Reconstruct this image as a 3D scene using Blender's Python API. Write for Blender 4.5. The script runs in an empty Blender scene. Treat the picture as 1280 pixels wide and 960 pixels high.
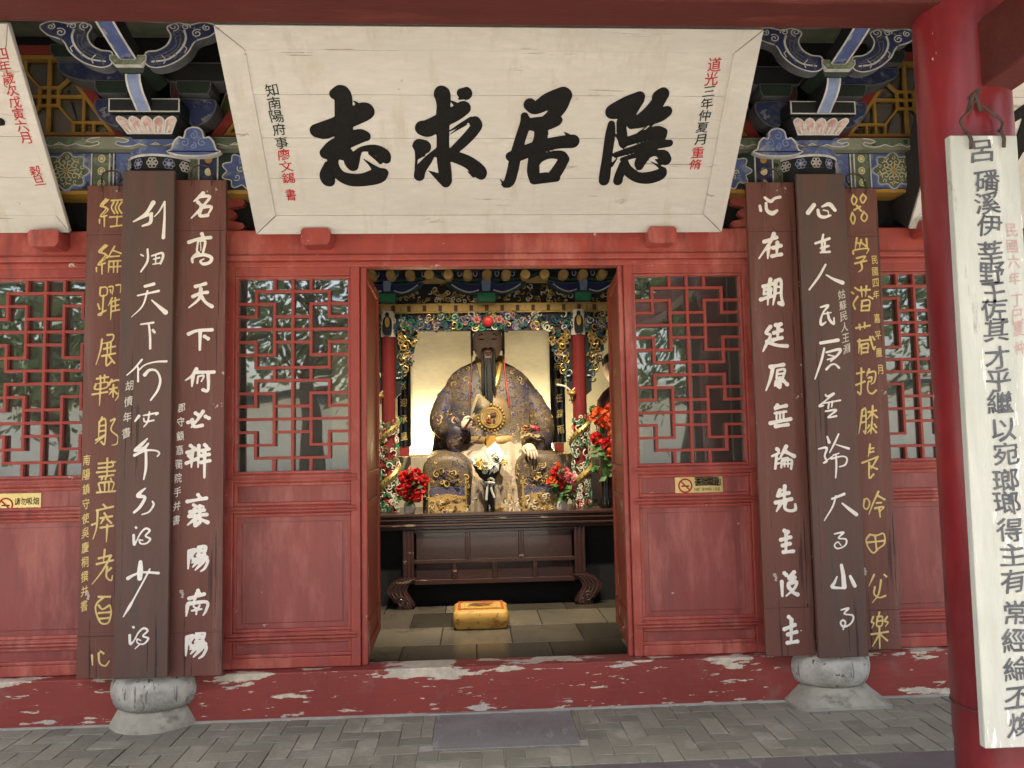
import bpy, bmesh, math, random
import numpy as np
from mathutils import Vector, Matrix
R_ = math.radians
random.seed(7)
S = bpy.context.scene
COL = S.collection
# ------------------------------------------------------------------ camera
PITCH, YAW, ROLL, FPX = .0748, .0515, -.0187, 961.0
CP = Vector((-.1319, -4.65, 1.55))
fwd = Vector((math.sin(YAW)*math.cos(PITCH), math.cos(YAW)*math.cos(PITCH), math.sin(PITCH)))
_r = Vector((math.cos(YAW), -math.sin(YAW), 0)); _u = _r.cross(fwd)
CR = math.cos(ROLL)*_r + math.sin(ROLL)*_u
CU = -math.sin(ROLL)*_r + math.cos(ROLL)*_u
cam = bpy.data.objects.new('camera', bpy.data.cameras.new('camera'))
COL.objects.link(cam)
cam.matrix_world = Matrix(((CR.x, CU.x, -fwd.x, CP.x), (CR.y, CU.y, -fwd.y, CP.y), (CR.z, CU.z, -fwd.z, CP.z), (0, 0, 0, 1)))
cam.data.sensor_width = 36; cam.data.lens = FPX/1280*36
cam.data.clip_start = .05; cam.data.clip_end = 500
S.camera = cam
# ------------------------------------------------------------------ light
SUN_EL, SUN_AZ = 70, 200            # azimuth clockwise from +Y: the sun stands behind the camera, a little to the left
W = bpy.data.worlds.new('World'); S.world = W; W.use_nodes = True
nt = W.node_tree; bg = nt.nodes['Background']
sky = nt.nodes.new('ShaderNodeTexSky'); sky.sky_type = 'NISHITA'; sky.sun_disc = False
sky.sun_elevation = R_(SUN_EL); sky.sun_rotation = R_(SUN_AZ); sky.air_density = 1.0; sky.dust_density = 6.0; sky.ozone_density = .2
nt.links.new(sky.outputs[0], bg.inputs[0]); bg.inputs[1].default_value = .115
sl = bpy.data.lights.new('sun', 'SUN'); sl.energy = 3.6; sl.angle = R_(.5); sl.color = (1, .95, .87)
so = bpy.data.objects.new('sun', sl); COL.objects.link(so)
sd = Vector((math.sin(R_(SUN_AZ))*math.cos(R_(SUN_EL)), math.cos(R_(SUN_AZ))*math.cos(R_(SUN_EL)), math.sin(R_(SUN_EL))))
so.rotation_euler = sd.to_track_quat('Z', 'Y').to_euler(); so.location = sd*40
S.view_settings.view_transform = 'Standard'; S.view_settings.look = 'None'
S.view_settings.exposure = 2.34; S.view_settings.gamma = 1; S.view_settings.use_curve_mapping = False
S.render.engine = 'CYCLES'
S.cycles.max_bounces = 8; S.cycles.diffuse_bounces = 5; S.cycles.glossy_bounces = 4; S.cycles.transparent_max_bounces = 12
S.cycles.use_denoising = True; S.cycles.sample_clamp_indirect = 6

# ------------------------------------------------------------------ measuring the photograph
def ray(x, y): return fwd*FPX + CR*(x-640) + CU*(480-y)
def at(x, y, Y):
    d = ray(x, y); return CP + d*((Y-CP.y)/d.y)
def X_(x, y, Y): return at(x, y, Y).x
def Z_(x, y, Y): return at(x, y, Y).z
class Plane:
    """a flat face in the scene: origin, right, up"""
    def __init__(s, o, ux, uy):
        s.o, s.ux, s.uy = Vector(o), Vector(ux).normalized(), Vector(uy).normalized()
        s.n = s.ux.cross(s.uy)             # points out of the face
    def px(s, x, y):
        d = ray(x, y); t = (s.o-CP).dot(s.n)/d.dot(s.n); q = CP+d*t-s.o
        return q.dot(s.ux), q.dot(s.uy)
    def p(s, u, v, h=0): return s.o+s.ux*u+s.uy*v+s.n*h
def front(Y): return Plane((0, Y, 0), (1, 0, 0), (0, 0, 1))

# ------------------------------------------------------------------ materials
def N(nt, t, **k):
    n = nt.nodes.new(t)
    for a, b in k.items():
        if a in n.inputs: n.inputs[a].default_value = b
        else: setattr(n, a, b)
    return n
def rgb(c): return (c[0], c[1], c[2], 1)
def noise(nt, scale, stretch=(1, 1, 1), detail=5, rough=.6, off=0):
    tc = N(nt, 'ShaderNodeTexCoord'); mp = N(nt, 'ShaderNodeMapping')
    mp.inputs['Scale'].default_value = stretch; mp.inputs['Location'].default_value = (off, off*.7, off*1.3)
    nt.links.new(tc.outputs['Object'], mp.inputs[0])
    n = N(nt, 'ShaderNodeTexNoise'); n.inputs['Scale'].default_value = scale
    n.inputs['Detail'].default_value = detail; n.inputs['Roughness'].default_value = rough
    nt.links.new(mp.outputs[0], n.inputs['Vector']); return n
def ramp(nt, src, lo, hi):
    m = N(nt, 'ShaderNodeMapRange'); m.inputs[1].default_value = lo; m.inputs[2].default_value = hi
    nt.links.new(src, m.inputs[0]); return m.outputs[0]
def mix(nt, f, a, b, blend='MIX'):
    m = N(nt, 'ShaderNodeMix', data_type='RGBA'); m.blend_type = blend
    for s, v in ((0, f), (6, a), (7, b)):
        if hasattr(v, 'is_linked'): nt.links.new(v, m.inputs[s])
        elif s == 0: m.inputs[0].default_value = v
        else: m.inputs[s].default_value = rgb(v)
    return m.outputs[2]
MATS = {}
def M(name, col, col2=None, rough=.6, scale=6, stretch=(1, 1, 1), bump=.1, bscale=None, bstretch=None, lo=.35, hi=.65, chips=(), metal=0, spec=.28, emit=0, coat=0, grime=None, fade=None, edge=None):
    """painted / worn surface: two tones by noise, then any number of chip layers (colour, threshold, scale, stretch)"""
    m = bpy.data.materials.new(name); m.use_nodes = True; t = m.node_tree; b = t.nodes['Principled BSDF']
    MATS[name] = m
    if col2 is None: col2 = tuple(c*.72 for c in col)
    n = noise(t, scale, stretch, off=len(MATS)*1.7)
    c = mix(t, ramp(t, n.outputs[0], lo, hi), col, col2)
    n2 = noise(t, scale*9, stretch, detail=3, off=5)
    c = mix(t, ramp(t, n2.outputs[0], .3, .8), c, tuple(x*.8+.01 for x in col))
    h = n2.outputs[0]
    if fade:
        n6 = noise(t, fade[1], fade[2], detail=7, rough=.68, off=7); c = mix(t, ramp(t, n6.outputs[0], fade[3], fade[3]+.16), c, fade[0])
    if grime:
        n3 = noise(t, grime[1], grime[2], detail=8, rough=.7, off=3)
        c = mix(t, ramp(t, n3.outputs[0], .5+(grime[3]-.5)*.5, .5+(grime[3]-.5)*.5+.12), c, grime[0])
    for i, (cc, th, sc, st) in enumerate(chips):
        n4 = noise(t, sc, st, detail=9, rough=.62, off=9+i*4.1+len(MATS))
        th = .5+(th-.5)*.62; v4 = n4.outputs[0]
        if edge:        # wear gathers at the upper and lower edges of the timber
            tc = N(t, 'ShaderNodeTexCoord'); sp = N(t, 'ShaderNodeSeparateXYZ'); t.links.new(tc.outputs['Object'], sp.inputs[0])
            q1 = N(t, 'ShaderNodeMath', operation='SUBTRACT'); q1.inputs[1].default_value = edge[0]; t.links.new(sp.outputs[2], q1.inputs[0])
            q2 = N(t, 'ShaderNodeMath', operation='ABSOLUTE'); t.links.new(q1.outputs[0], q2.inputs[0])
            q3 = N(t, 'ShaderNodeMath', operation='POWER'); q3.inputs[1].default_value = 2; t.links.new(q2.outputs[0], q3.inputs[0])
            q4 = N(t, 'ShaderNodeMath', operation='MULTIPLY_ADD'); q4.inputs[1].default_value = edge[1]; q4.inputs[2].default_value = -edge[2]; t.links.new(q3.outputs[0], q4.inputs[0])
            q5 = N(t, 'ShaderNodeMath', operation='ADD'); t.links.new(v4, q5.inputs[0]); t.links.new(q4.outputs[0], q5.inputs[1]); v4 = q5.outputs[0]
        f = ramp(t, v4, th, th+.010)
        n5 = noise(t, sc*5, (1, 1, 1), off=2); c2 = mix(t, ramp(t, n5.outputs[0], .4, .6), cc, tuple(x*.75 for x in cc))
        c = mix(t, f, c, c2)
    t.links.new(c, b.inputs['Base Color'])
    b.inputs['Roughness'].default_value = rough; b.inputs['Metallic'].default_value = metal
    b.inputs['Specular IOR Level'].default_value = spec; b.inputs['Coat Weight'].default_value = coat
    if emit:
        t.links.new(c, b.inputs['Emission Color']); b.inputs['Emission Strength'].default_value = emit
    if bump:
        nb = noise(t, bscale or scale*5, bstretch or stretch, detail=6, off=1)
        bp = N(t, 'ShaderNodeBump'); bp.inputs['Strength'].default_value = bump; bp.inputs['Distance'].default_value = .01
        t.links.new(nb.outputs[0], bp.inputs['Height']); t.links.new(bp.outputs[0], b.inputs['Normal'])
    return m

CH = (.64, .57, .45)
V = (4, 4, .5)     # grain running up
H = (.5, 4, 4)     # grain running along
red = M('red_paint', (.375, .068, .050), (.27, .045, .037), rough=.42, scale=2.3, stretch=(1.5, 1, .8), bump=.15, bscale=30, bstretch=V, spec=.35, lo=.40, hi=.62,
        chips=(((.66, .50, .44), .80, 9, (1, 1, 1)), ((.55, .36, .30), .815, 26, (1, 1, 1))), grime=((.22, .055, .048), 3, (3, 1, .4), .58), fade=((.46, .14, .11), 2.2, (1.6, 1, .7), .50))
red_panel = M('red_panel_paint', (.275, .055, .049), (.195, .037, .034), rough=.36, scale=2.0, stretch=(3, 1, .5), bump=.14, bscale=24, bstretch=V, spec=.4, lo=.40, hi=.62, chips=(((.55, .42, .38), .80, 10, (1, 1, 1.5)),), grime=((.19, .05, .046), 3, (4, 1, .3), .58), fade=((.36, .11, .095), 1.8, (2.5, 1, .6), .50))
red_deep = M('red_paint_deep', (.30, .045, .038), (.24, .035, .032), rough=.38, scale=1.5, bump=.12, bscale=30, bstretch=V, spec=.5,
        chips=(((.55, .42, .38), .74, 12, (1, 1, 2)),), grime=((.22, .07, .06), 3, (3, 1, .4), .6))
red_sill = M('red_sill_peeling', (.29, .054, .043), (.22, .042, .036), rough=.5, scale=2, bump=.2, bscale=14, bstretch=H,
        edge=(.13, 4.0, .03), chips=((CH, .655, 3.8, (.55, 1, 2.8)), ((.55, .5, .44), .69, 8, (.5, 1, 2.4)), (CH, .70, 14, (.35, 1, 2))), grime=((.25, .09, .075), 4, (1, 1, 1), .6))
red_col = M('red_column_paint', (.21, .013, .018), (.125, .010, .013), rough=.3, scale=2.2, stretch=(1.5, 1.5, .6), lo=.42, hi=.6, bump=.28, bscale=5, spec=.55, chips=(((.6, .5, .46), .80, 7, (1, 1, .6)),), grime=((.22, .02, .02), 3, (1, 1, .5), .62))
red_beam = M('red_beam_shade_paint', (.085, .016, .013), (.062, .012, .010), rough=.5, scale=2, stretch=H, bump=.15, bscale=25, bstretch=H, grime=((.12, .03, .025), 4, (.3, 2, 2), .6))  # beam red darkened to carry the eave shade in its colour
red_in = M('red_door_inner', (.42, .085, .04), (.32, .06, .035), rough=.45, scale=2, stretch=V, bump=.12, chips=((CH, .70, 6, (1, 1, .5)),))
lat_red = M('red_lattice', (.36, .062, .045), (.30, .05, .04), rough=.45, scale=3, bump=.05)
plq = M('plaque_cream', (.56, .545, .51), (.49, .475, .44), rough=.6, scale=2.2, stretch=(.5, 2, 2), bump=.15, bscale=10, bstretch=(.6, 4, 4), chips=(((.45, .42, .37), .76, 5, (.6, 1, 1.6)), ((.34, .31, .27), .745, 7, (.14, 3, 3))),
        grime=((.45, .425, .37), 2.5, (3, 1, .6), .57))
plq_edge = M('plaque_edge', (.36, .34, .31), (.28, .26, .24), rough=.7, scale=3)
plq_back = M('plaque_back_wood', (.035, .03, .03), rough=.8, scale=3)
ink = M('black_ink', (.004, .004, .0042), (.007, .0068, .0065), rough=.75, scale=6, bump=0, spec=.15)
ink_g = M('ink_dark_green', (.012, .03, .022), rough=.6, bump=0)
ink_r = M('red_ink', (.42, .015, .02), (.33, .012, .018), rough=.6, scale=20, bump=0)
brd = M('board_red_brown', (.165, .064, .048), (.118, .046, .035), rough=.55, scale=2.2, stretch=V, bump=.25, bscale=9, bstretch=V, chips=(((.5, .44, .38), .775, 9, (1, 1, .8)), ((.06, .027, .023), .715, 10, (5, 5, .10))), grime=((.17, .09, .075), 3, (4, 1, .35), .58))
brd_g = M('board_grey_brown', (.122, .066, .052), (.088, .049, .039), rough=.55, scale=2.2, stretch=V, bump=.2, bscale=9, bstretch=V, grime=((.075, .062, .055), 2.5, (3, 1, .3), .55), chips=(((.4, .36, .33), .80, 8, (1, 1, .6)), ((.05, .029, .025), .715, 10, (5, 5, .10))))
white_ink = M('white_letter_paint', (.86, .83, .76), (.76, .72, .66), rough=.6, scale=12, bump=.05)
gold_ink = M('gold_letter_paint', (.72, .56, .22), (.62, .46, .16), rough=.45, scale=15, bump=.05)
wsign = M('white_sign_weathered', (.50, .52, .475), (.36, .385, .345), rough=.65, scale=3.0, stretch=(4, 4, .45), bump=.25, bscale=8, bstretch=(4, 4, .4), chips=(((.40, .41, .37), .70, 6, (2.4, 1, .35)), ((.78, .78, .74), .68, 7, (2, 1, .3))), grime=((.46, .48, .42), 2.2, (2, 1, .5), .56))
sign_ink = M('sign_grey_ink', (.06, .066, .08), (.15, .155, .165), rough=.6, scale=14, bump=0)
stone = M('column_base_stone', (.50, .48, .42), (.25, .245, .22), rough=.8, scale=7, lo=.42, hi=.58, bump=.6, bscale=16, chips=(((.20, .19, .17), .67, 9, (4, 4, .22)), ((.58, .565, .52), .70, 7, (1, 1, 1)), ((.13, .13, .125), .72, 16, (1, 1, 1))))
stone_w = M('plinth_stone', (.40, .38, .31), (.26, .25, .20), rough=.85, scale=5, bump=.5, bscale=20, lo=.42, hi=.58, grime=((.18, .175, .14), 6, (1, 1, 2), .55))
cement = M('cement_joint', (.40, .385, .34), (.28, .27, .24), rough=.9, scale=6, bump=.4)
gray_slab = M('stone_slab', (.145, .14, .14), (.095, .09, .092), rough=.5, scale=2.5, stretch=(1.2, 2.4, 1), bump=.3, bscale=18, chips=(((.2, .2, .2), .70, 9, (1, .4, 1)),))
slab_step = M('doorstep_stone', (.23, .23, .225), (.145, .145, .145), rough=.5, scale=4, stretch=(1, 1, 1), bump=.4, bscale=25, bstretch=(2, .6, 1), chips=(((.27, .28, .29), .67, 12, (1.4, .5, 1)),))
court = M('courtyard_paving', (.44, .40, .33), (.36, .33, .27), rough=.85, scale=1.5, bump=.3)
DK = (.018, .020, .022)
dark = M('dark_paint', (.007, .008, .009), (.014, .015, .015), rough=.6, scale=8, bump=.15)  # lowered to near black for the shade beneath the eaves
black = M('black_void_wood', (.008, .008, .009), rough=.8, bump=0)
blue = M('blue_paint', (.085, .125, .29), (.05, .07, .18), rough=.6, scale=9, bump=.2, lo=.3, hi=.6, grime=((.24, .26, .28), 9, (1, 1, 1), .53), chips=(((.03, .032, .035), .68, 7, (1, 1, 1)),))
blue_d = M('blue_paint_dark', (.020, .030, .095), (.010, .013, .034), rough=.6, scale=7, bump=.2, grime=((.07, .075, .095), 8, (1, 1, 1), .53), chips=(((.16, .165, .17), .70, 12, (1, 1, 1)),))  # a much darker blue than the main one, with grey patches
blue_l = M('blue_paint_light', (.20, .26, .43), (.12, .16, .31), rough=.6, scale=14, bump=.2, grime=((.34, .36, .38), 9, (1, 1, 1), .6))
green = M('green_paint', (.10, .135, .08), (.06, .085, .055), rough=.6, scale=9, bump=.2, grime=((.21, .225, .17), 9, (1, 1, 1), .53), chips=(((.03, .035, .03), .68, 7, (1, 1, 1)),))
green_d = M('green_paint_dark', (.015, .032, .021), (.010, .015, .012), rough=.6, scale=8, bump=.2)  # a much darker green than the main one
sage = M('sage_paint', (.22, .235, .17), (.15, .165, .12), rough=.65, scale=8, bump=.2, grime=((.11, .12, .09), 6, (1, 1, 1), .55))
olive = M('olive_paint', (.16, .19, .07), (.10, .12, .05), rough=.6, scale=7, bump=.1)
line_w = M('white_line_paint', (.56, .56, .53), (.26, .26, .26), rough=.6, scale=16, bump=0)
line_d = M('line_paint_shaded', (.115, .12, .13), (.05, .055, .06), rough=.6, scale=16, bump=0)  # pale lines dimmed; shade under the eaves is put into this colour
cream = M('cream_scroll_paint', (.60, .54, .34), (.45, .42, .28), rough=.6, scale=20, bump=0)
pink = M('petal_pink_paint', (.34, .19, .175), (.60, .50, .46), rough=.6, scale=18, bump=.1, lo=.4, hi=.6)
ochre = M('ochre_paint', (.42, .24, .045), (.34, .19, .035), rough=.5, scale=8, bump=.05)
trim_red = M('trim_red_paint', (.26, .035, .026), (.20, .028, .022), rough=.5, scale=3, bump=.08)
maroon = M('maroon_paint', (.09, .03, .03), rough=.6, bump=.1)
rust = M('rusty_iron', (.10, .06, .045), (.05, .035, .03), rough=.7, metal=.3, scale=30, bump=.3)
# interior
lacq = M('dark_lacquer', (.050, .019, .016), (.034, .014, .012), rough=.28, scale=4, stretch=H, bump=.08, spec=.6, coat=.2, chips=(((.30, .22, .17), .735, 8, (.4, 1, 3)),))
lacq_p = M('lacquer_panel', (.042, .019, .020), (.03, .014, .015), rough=.25, scale=4, bump=.04, spec=.6, coat=.3)
wallc = M('cream_plaster', (.62, .55, .40), (.55, .48, .34), rough=.85, scale=1.2, bump=.3, bscale=3, bstretch=(1, 1, 3))
clothc = M('cream_backdrop_cloth', (.76, .68, .52), (.72, .64, .48), rough=.85, scale=1.4, stretch=(1, 1, 2.5), bump=.35, bscale=2.6, bstretch=(1, 1, 2.6))
in_floor = M('hall_floor_tile', (.11, .088, .06), (.075, .062, .045), rough=.32, scale=2.5, bump=.08, spec=.5)
in_wall = M('hall_inner_wall', (.30, .27, .21), (.25, .22, .18), rough=.9, scale=1.5)
tealm = M('teal_paint', (.020, .075, .085), (.015, .04, .05), rough=.5, scale=16, bump=.1)
navy = M('navy_paint', (.018, .022, .12), (.012, .014, .06), rough=.5, scale=12, bump=.1)
orn_gold = M('brocade_gold_thread', (.15, .10, .045), (.09, .06, .03), rough=.45, scale=18, bump=.2)
orn_blue = M('brocade_blue_thread', (.04, .04, .11), (.03, .03, .06), rough=.5, scale=18, bump=.2)
goldm = M('gold_leaf', (.50, .34, .10), (.34, .22, .06), rough=.35, metal=.55, scale=18, bump=.2)
gold_p = M('gold_panel', (.46, .33, .13), (.36, .24, .08), rough=.6, scale=10, bump=.4)
jade = M('jade_green_paint', (.03, .22, .09), (.02, .14, .06), rough=.45, scale=16, bump=.05)
w_orn = M('ornament_white', (.66, .62, .52), (.5, .46, .38), rough=.55, scale=20, bump=.05)
red_orn = M('ornament_red', (.45, .03, .025), (.32, .02, .02), rough=.4, scale=10, bump=.05)
pink_orn = M('ornament_pink', (.45, .20, .19), rough=.5, bump=.05)
skin = M('statue_skin_paint', (.56, .41, .31), (.48, .35, .265), rough=.45, scale=5, bump=.03)
hairm = M('statue_black_hair', (.006, .006, .006), rough=.45, scale=30, stretch=(4, 4, .3), bump=.5)
lipm = M('statue_lip', (.20, .035, .03), rough=.4, bump=0)
hatm = M('statue_hat', (.11, .035, .025), (.06, .03, .02), rough=.5, scale=14, bump=.3, chips=(((.34, .24, .10), .58, 16, (1, 1, 1)),))
blackl = M('black_lacquer', (.005, .005, .006), rough=.22, spec=.6, bump=.02)
brass = M('brass_plate', (.62, .50, .20), (.70, .60, .32), rough=.28, metal=.75, scale=4, bump=.03)
def robe_mat(name, base, base2, orn, th, sc):
    m = M(name, base, base2, rough=.48, scale=3, bump=.25, bscale=20)
    t = m.node_tree; b = t.nodes['Principled BSDF']
    src = b.inputs['Base Color'].links[0].from_socket
    tc = N(t, 'ShaderNodeTexCoord'); nz = N(t, 'ShaderNodeTexNoise'); nz.inputs['Scale'].default_value = sc*.7; nz.inputs['Distortion'].default_value = 2.5; nz.inputs['Detail'].default_value = 2
    t.links.new(tc.outputs['Object'], nz.inputs['Vector'])
    mm = N(t, 'ShaderNodeMath', operation='PINGPONG'); mm.inputs[1].default_value = .05; t.links.new(nz.outputs[0], mm.inputs[0])
    f = ramp(t, mm.outputs[0], th, th+.008)
    n2 = noise(t, 2.0, off=4); f2 = ramp(t, n2.outputs[0], .42, .52)
    ml = N(t, 'ShaderNodeMath', operation='MULTIPLY'); t.links.new(f, ml.inputs[0]); t.links.new(f2, ml.inputs[1])
    t.links.new(mix(t, ml.outputs[0], src, orn), b.inputs['Base Color'])
    return m
robe_top = robe_mat('robe_brocade_dark', (.044, .031, .017), (.024, .025, .060), (.17, .12, .05), .026, 22)
chest_gold = robe_mat('chest_brocade', (.22, .15, .065), (.15, .10, .05), (.07, .05, .03), .026, 26)
shaft = M('shaft_red_lacquer', (.17, .02, .018), (.13, .016, .015), rough=.3, scale=6, bump=.03)
fan_m = M('fan_feather', (.19, .145, .075), (.12, .09, .045), rough=.6, scale=25, stretch=(1, 1, 1), bump=.3)
robe_blue = robe_mat('robe_blue', (.065, .065, .15), (.05, .045, .09), (.20, .16, .10), .036, 14)
robe_gold = robe_mat('robe_gold', (.46, .32, .13), (.34, .23, .10), (.16, .10, .05), .03, 22)
robe_pale = robe_mat('robe_pale_skirt', (.34, .28, .22), (.26, .20, .16), (.42, .32, .16), .036, 10)
fr_red = M('flower_red', (.62, .012, .015), (.45, .008, .012), rough=.6, scale=20, bump=0)
fr_pink = M('flower_pink', (.62, .10, .14), (.70, .28, .26), rough=.6, scale=20, bump=0)
fr_or = M('flower_orange', (.70, .13, .03), (.60, .06, .02), rough=.6, scale=20, bump=0)
fr_y = M('flower_yellow', (.75, .52, .10), (.8, .7, .3), rough=.6, scale=20, bump=0)
fr_w = M('flower_white', (.74, .72, .62), (.66, .62, .48), rough=.6, scale=20, bump=0)
leafm = M('plant_leaf', (.035, .10, .022), (.06, .15, .03), rough=.5, scale=9, bump=0)
paper_w = M('wrapping_paper_white', (.70, .70, .66), (.62, .62, .58), rough=.5, scale=8, bump=.05)
paper_b = M('wrapping_paper_black', (.015, .015, .018), rough=.35, scale=8, bump=.05)
cush_y = M('gold_brocade', (.62, .38, .09), (.50, .28, .06), rough=.42, scale=9, bump=.6, bscale=14, chips=(((.40, .20, .05), .60, 16, (1, 2, 1)),))
cush_r = M('cushion_red_band', (.42, .10, .04), (.34, .07, .03), rough=.5, scale=16, bump=.1)
ceramic = M('white_ceramic', (.7, .68, .62), rough=.25, bump=0)
bark = M('tree_bark', (.12, .09, .065), (.08, .06, .045), rough=.9, scale=6, stretch=(3, 3, .5), bump=.8)
leaf_t = M('tree_leaf', (.10, .15, .055), (.14, .185, .075), rough=.55, scale=.6, bump=0)
roof_t = M('roof_tile', (.11, .11, .11), (.08, .08, .08), rough=.8, scale=4)
soffit = M('roof_soffit_wood', (.075, .045, .038), (.05, .035, .03), rough=.75, scale=3, stretch=(4, .5, 4), bump=.3)
wall_far = M('courtyard_wall', (.74, .72, .66), (.66, .64, .58), rough=.9, scale=.8)

def glass_mat(name, tint, refl, dust=0):
    m = bpy.data.materials.new(name); m.use_nodes = True; t = m.node_tree; t.nodes.clear()
    out = N(t, 'ShaderNodeOutputMaterial'); mx = N(t, 'ShaderNodeMixShader'); tr = N(t, 'ShaderNodeBsdfTransparent'); gl = N(t, 'ShaderNodeBsdfGlossy')
    tr.inputs[0].default_value = rgb(tint); gl.inputs['Roughness'].default_value = .015; gl.inputs[0].default_value = (.9, .93, .92, 1)
    fr = N(t, 'ShaderNodeFresnel'); fr.inputs[0].default_value = 1.5
    ad = N(t, 'ShaderNodeMath', operation='ADD'); ad.inputs[1].default_value = refl; t.links.new(fr.outputs[0], ad.inputs[0])
    nb = noise(t, 2.2, (1, 1, .7), detail=1); bp = N(t, 'ShaderNodeBump'); bp.inputs['Strength'].default_value = .25; bp.inputs['Distance'].default_value = .02
    t.links.new(nb.outputs[0], bp.inputs['Height']); t.links.new(bp.outputs[0], gl.inputs['Normal'])
    t.links.new(ad.outputs[0], mx.inputs[0]); t.links.new(tr.outputs[0], mx.inputs[1]); t.links.new(gl.outputs[0], mx.inputs[2])
    res = mx.outputs[0]
    if dust:
        df = N(t, 'ShaderNodeBsdfDiffuse'); df.inputs[0].default_value = (.42, .43, .40, 1); m2 = N(t, 'ShaderNodeMixShader'); nd = noise(t, 3, (1, 1, .6), detail=6)
        mm = N(t, 'ShaderNodeMath', operation='MULTIPLY'); mm.inputs[1].default_value = dust*2; t.links.new(nd.outputs[0], mm.inputs[0]); t.links.new(mm.outputs[0], m2.inputs[0])
        t.links.new(res, m2.inputs[1]); t.links.new(df.outputs[0], m2.inputs[2]); res = m2.outputs[0]
    t.links.new(res, out.inputs[0]); MATS[name] = m; return m
glass = glass_mat('window_glass', (.62, .66, .64), .20, .05)
vglass = glass_mat('vase_glass', (.80, .80, .68), .05)

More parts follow.
